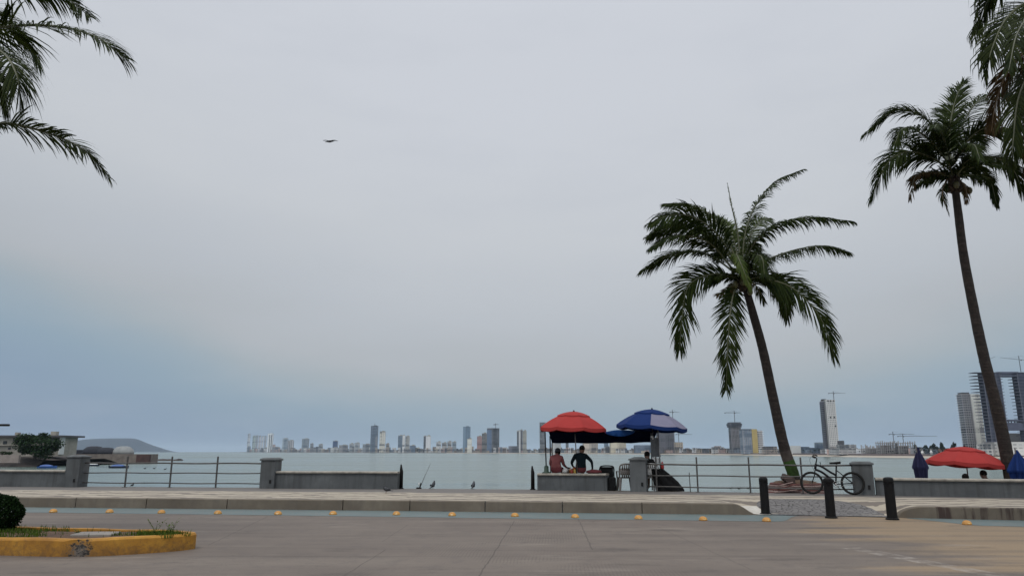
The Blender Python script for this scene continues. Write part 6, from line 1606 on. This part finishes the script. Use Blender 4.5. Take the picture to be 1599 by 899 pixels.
# skeleton arch building
Ya = sd(1560) + 55
t = thing('skeleton_building', V((xat(1565, Ya), Ya, LZ - .3)), 'dark unfinished twin tower joined at its top like an arch', 'building site'); LM.append((1565, 'skeleton arch'))
mA = mat('raw blue grey concrete', (.105, .115, .165), (.07, .078, .115), .85, .2, 0); mS = mat('raw slab edge', (.16, .17, .215), (.11, .115, .15), .85, .2, 0)
def leg(pa, pb, oa, ob):
    x0, x1 = xat(pa, Ya), xat(pb, Ya); hA = zpx(581, Ya) - LZ
    MB().box(V(((x0 + x1) / 2, Ya + 5, LZ - .3)), (x1 - x0, 7.5, hA)).build('core', mA, t)
    for i in range(25):
        q = 1.0 if i < 17 else 1.25; f = 1 if i > 8 else .55
        xa, xb = x0 - oa * f * q, x1 + ob * f * q
        MB().box(V(((xa + xb) / 2, Ya + 5, LZ + hA * (i + 1) / 25 - .3)), (xb - xa, 9.4, .42)).build('floor_slab', mS, t)
    for i in range(5): MB().box(V((x0 + (x1 - x0) * i / 4, Ya + .8, LZ)), (.7, .7, hA)).build('column', mS, t)
leg(1552, 1579, 6.4, 1.6); leg(1607, 1666, 3.0, 3)
x0, x1 = xat(1576, Ya), xat(1610, Ya)
for ya, yb in ((580, 583.5), (585, 587.5)): MB().box(V(((x0 + x1) / 2, Ya + 5, zpx(yb, Ya))), (x1 - x0, 8, zpx(ya, Ya) - zpx(yb, Ya))).build('top_bridge', mA, t)
for ya, yb in ((654.5, 657), (659.5, 671.5)): MB().box(V(((x0 + x1) / 2, Ya + 5, zpx(yb, Ya))), (x1 - x0, 7.8, zpx(ya, Ya) - zpx(yb, Ya))).build('lower_bridge', mA, t)
for i in range(6): MB().box(V((x0 + 3 + (x1 - x0 - 6) * i / 5, Ya + 4, zpx(660, Ya))), (.8, .8, zpx(656, Ya) - zpx(660, Ya))).build('column', mS, t)
crane(1594.5, 582, 555.5, 1612, 1562, 561.5, Ya + 8, 'crane with raised jib on the skeleton arch at the right edge', rise=3.5)
crane(1534, 582, 562, 1529, 1554, 565, Ya + 9, 'crane mostly hidden behind the tall palm trunk', rise=8.5)
T(1578, 1660, 689.5, fm((.62, .61, .58), (.2, .2, .2), 5, 3, .6, .35), 'low white hotel', 'low white hotel with bands below the skeleton arch', cat='hotel', dd=35)
T(1541, 1551, 693, fm((.55, .54, .52), DG, 4, 2.8, .6, .5), 'white annex', 'white annex under the left leg of the skeleton arch', dd=30, top_box=False, cat='house', name='house')
T(1572, 1600, 676, fm((.33, .32, .31), (.2, .2, .2), 6, 3, .3, .3), 'grey core block', 'plain grey block standing inside the skeleton arch', dd=90)

# small buildings all along the far shore
rnd = random.Random(44); LM.sort()
pal = [('cream', (.66, .61, .50)), ('white', (.80, .79, .77)), ('pale', (.70, .69, .66)), ('grey', (.30, .30, .31)), ('tan', (.48, .40, .31)), ('pinkish', (.50, .37, .33)), ('dark', (.13, .13, .145)), ('brown', (.24, .18, .14)), ('bluish', (.20, .24, .29))]
spec = []; px = 386
while px < 1475:
    wpx = rnd.uniform(2.2, 6.0) * (1 if px < 1000 else 1.5); cn, cc = rnd.choice(pal)
    top = HOR - rnd.uniform(1.6, 7.0) * (1 if px < 1000 else .85) - (0 if rnd.random() > .12 else rnd.uniform(2, 5))
    if not (832 < px < 862 and False): spec.append((px, px + wpx, top, cn, cc, rnd.uniform(55, 75) + rnd.choice((0, 60, 130))))
    px += wpx * rnd.uniform(.5, .85)
cnt = {}
keyed = []
for s_ in spec:
    mid_ = (s_[0] + s_[1]) / 2; lft = [n_ for p_, n_ in LM if p_ <= mid_]; rgt = [n_ for p_, n_ in LM if p_ > mid_]
    k = (s_[3], lft[-1] if lft else '', rgt[0] if rgt else 'headland'); keyed.append((k, s_)); cnt[k] = cnt.get(k, 0) + 1
ordn = ['first', 'second', 'third', 'fourth', 'fifth', 'sixth', 'seventh', 'eighth', 'ninth']; use = {}
for k, (a, b_, top, cn, cc, dd) in keyed:
    i = use.get(k, 0); use[k] = i + 1
    pre = '' if cnt[k] == 1 else ordn[i] + ' '
    where = ('between the %s and the %s' % (k[1], k[2])) if k[1] else 'at the tip, left of the %s' % k[2]
    o = bld(a, b_, top, fm(cc, DG, 4.5, 3.1, .55, .45), ('%slow %s building %s' % (pre, cn, where)), dd=dd, top_box=False, cat='building', name='shore_building')[0]
    o['group'] = 'low buildings along the far shore'
# trees along the far shore
m_ft = leaf_mat('far tree leaf', (.012, .022, .014), (.030, .046, .026), .1, .7)
mb = MB(); rnd = random.Random(5)
for (a, b_, top, n_) in ((1428, 1500, 693, 5200), (1253, 1290, 697.5, 500), (1195, 1235, 699.5, 300), (1100, 1140, 699, 300), (1064, 1100, 700, 260), (836, 880, 699.5, 200), (648, 660, 697.5, 260), (694, 720, 698, 160), (540, 575, 699.5, 200), (425, 470, 701, 240), (1350, 1430, 703, 400)):
    for i in range(n_):
        px = rnd.uniform(a, b_); Y = sd(px) + rnd.uniform(53, 100) + (60 if px < 1000 else 0); hump = .55 + .45 * abs(math.sin(px * .21) + .5 * math.sin(px * .53 + 1)) / 1.5
        zt = zpx(top, Y); z = LZ + (zt - LZ) * min(1.15, hump) * rnd.random() ** .6
        s_ = Y / 1150 * rnd.uniform(.5, 1.1); p = V((xat(px, Y), Y, z)); e = V((rnd.gauss(0, 1), rnd.gauss(0, 1), rnd.gauss(0, .6))).normalized(); f_ = e.cross(V((rnd.random(), rnd.random(), 1))).normalized()
        mb.add([p - e * s_, p + f_ * s_ * .6, p + e * s_, p - f_ * s_ * .6], [(0, 1, 2, 3)])
tag(mb.build('far_treeline', m_ft), kind='stuff')
for px, h_ in ((1459, 691.5), (1471, 690), (1492, 689.5)):
    Y = sd(px) + 60
    leaf_tree('far_tree', V((xat(px, Y), Y, LZ)), (1.5, 1.5, 3.6), zpx(h_, Y) - LZ - 2.6, 320, .7, int(px), 'dark tree top rising above the far treeline, ' + {1459: 'leftmost of three', 1471: 'middle of three', 1492: 'beside the balcony hotel'}[px], group='trees on the far shore', m=m_ft)
# white statues / sails by the far beach
for px, y0_, lb in ((1440, 702.5, 'small white pointed kiosk on the far beach, left one'), (1454, 701.5, 'small white pointed kiosk on the far beach, right one')):
    Y = sd(px) + 50; p = V((xat(px, Y), Y, LZ)); h_ = zpx(y0_, Y) - LZ
    tag(MB().lathe(p, [(1.1, 0), (1.0, h_ * .45), (1.5, h_ * .5), (.5, h_ * .8), (.05, h_ * 1.1)], 10).build('beach_kiosk', m_white, loc=p), lb, 'kiosk')

# ================================================================== HAZE
m, nt, b = new_mat('haze air'); nt.nodes.remove(b)
pvn = nt.nodes.new('ShaderNodeVolumePrincipled'); pvn.inputs['Color'].default_value = (.74, .86, 1.0, 1); pvn.inputs['Density'].default_value = 4.2e-5
L(nt, pvn.outputs[0], nt.nodes['Material Output'].inputs['Volume'])
mb = MB().box((0, 0, -6), (60000, 60000, 206))
tag(mb.build('haze', m), kind='stuff')
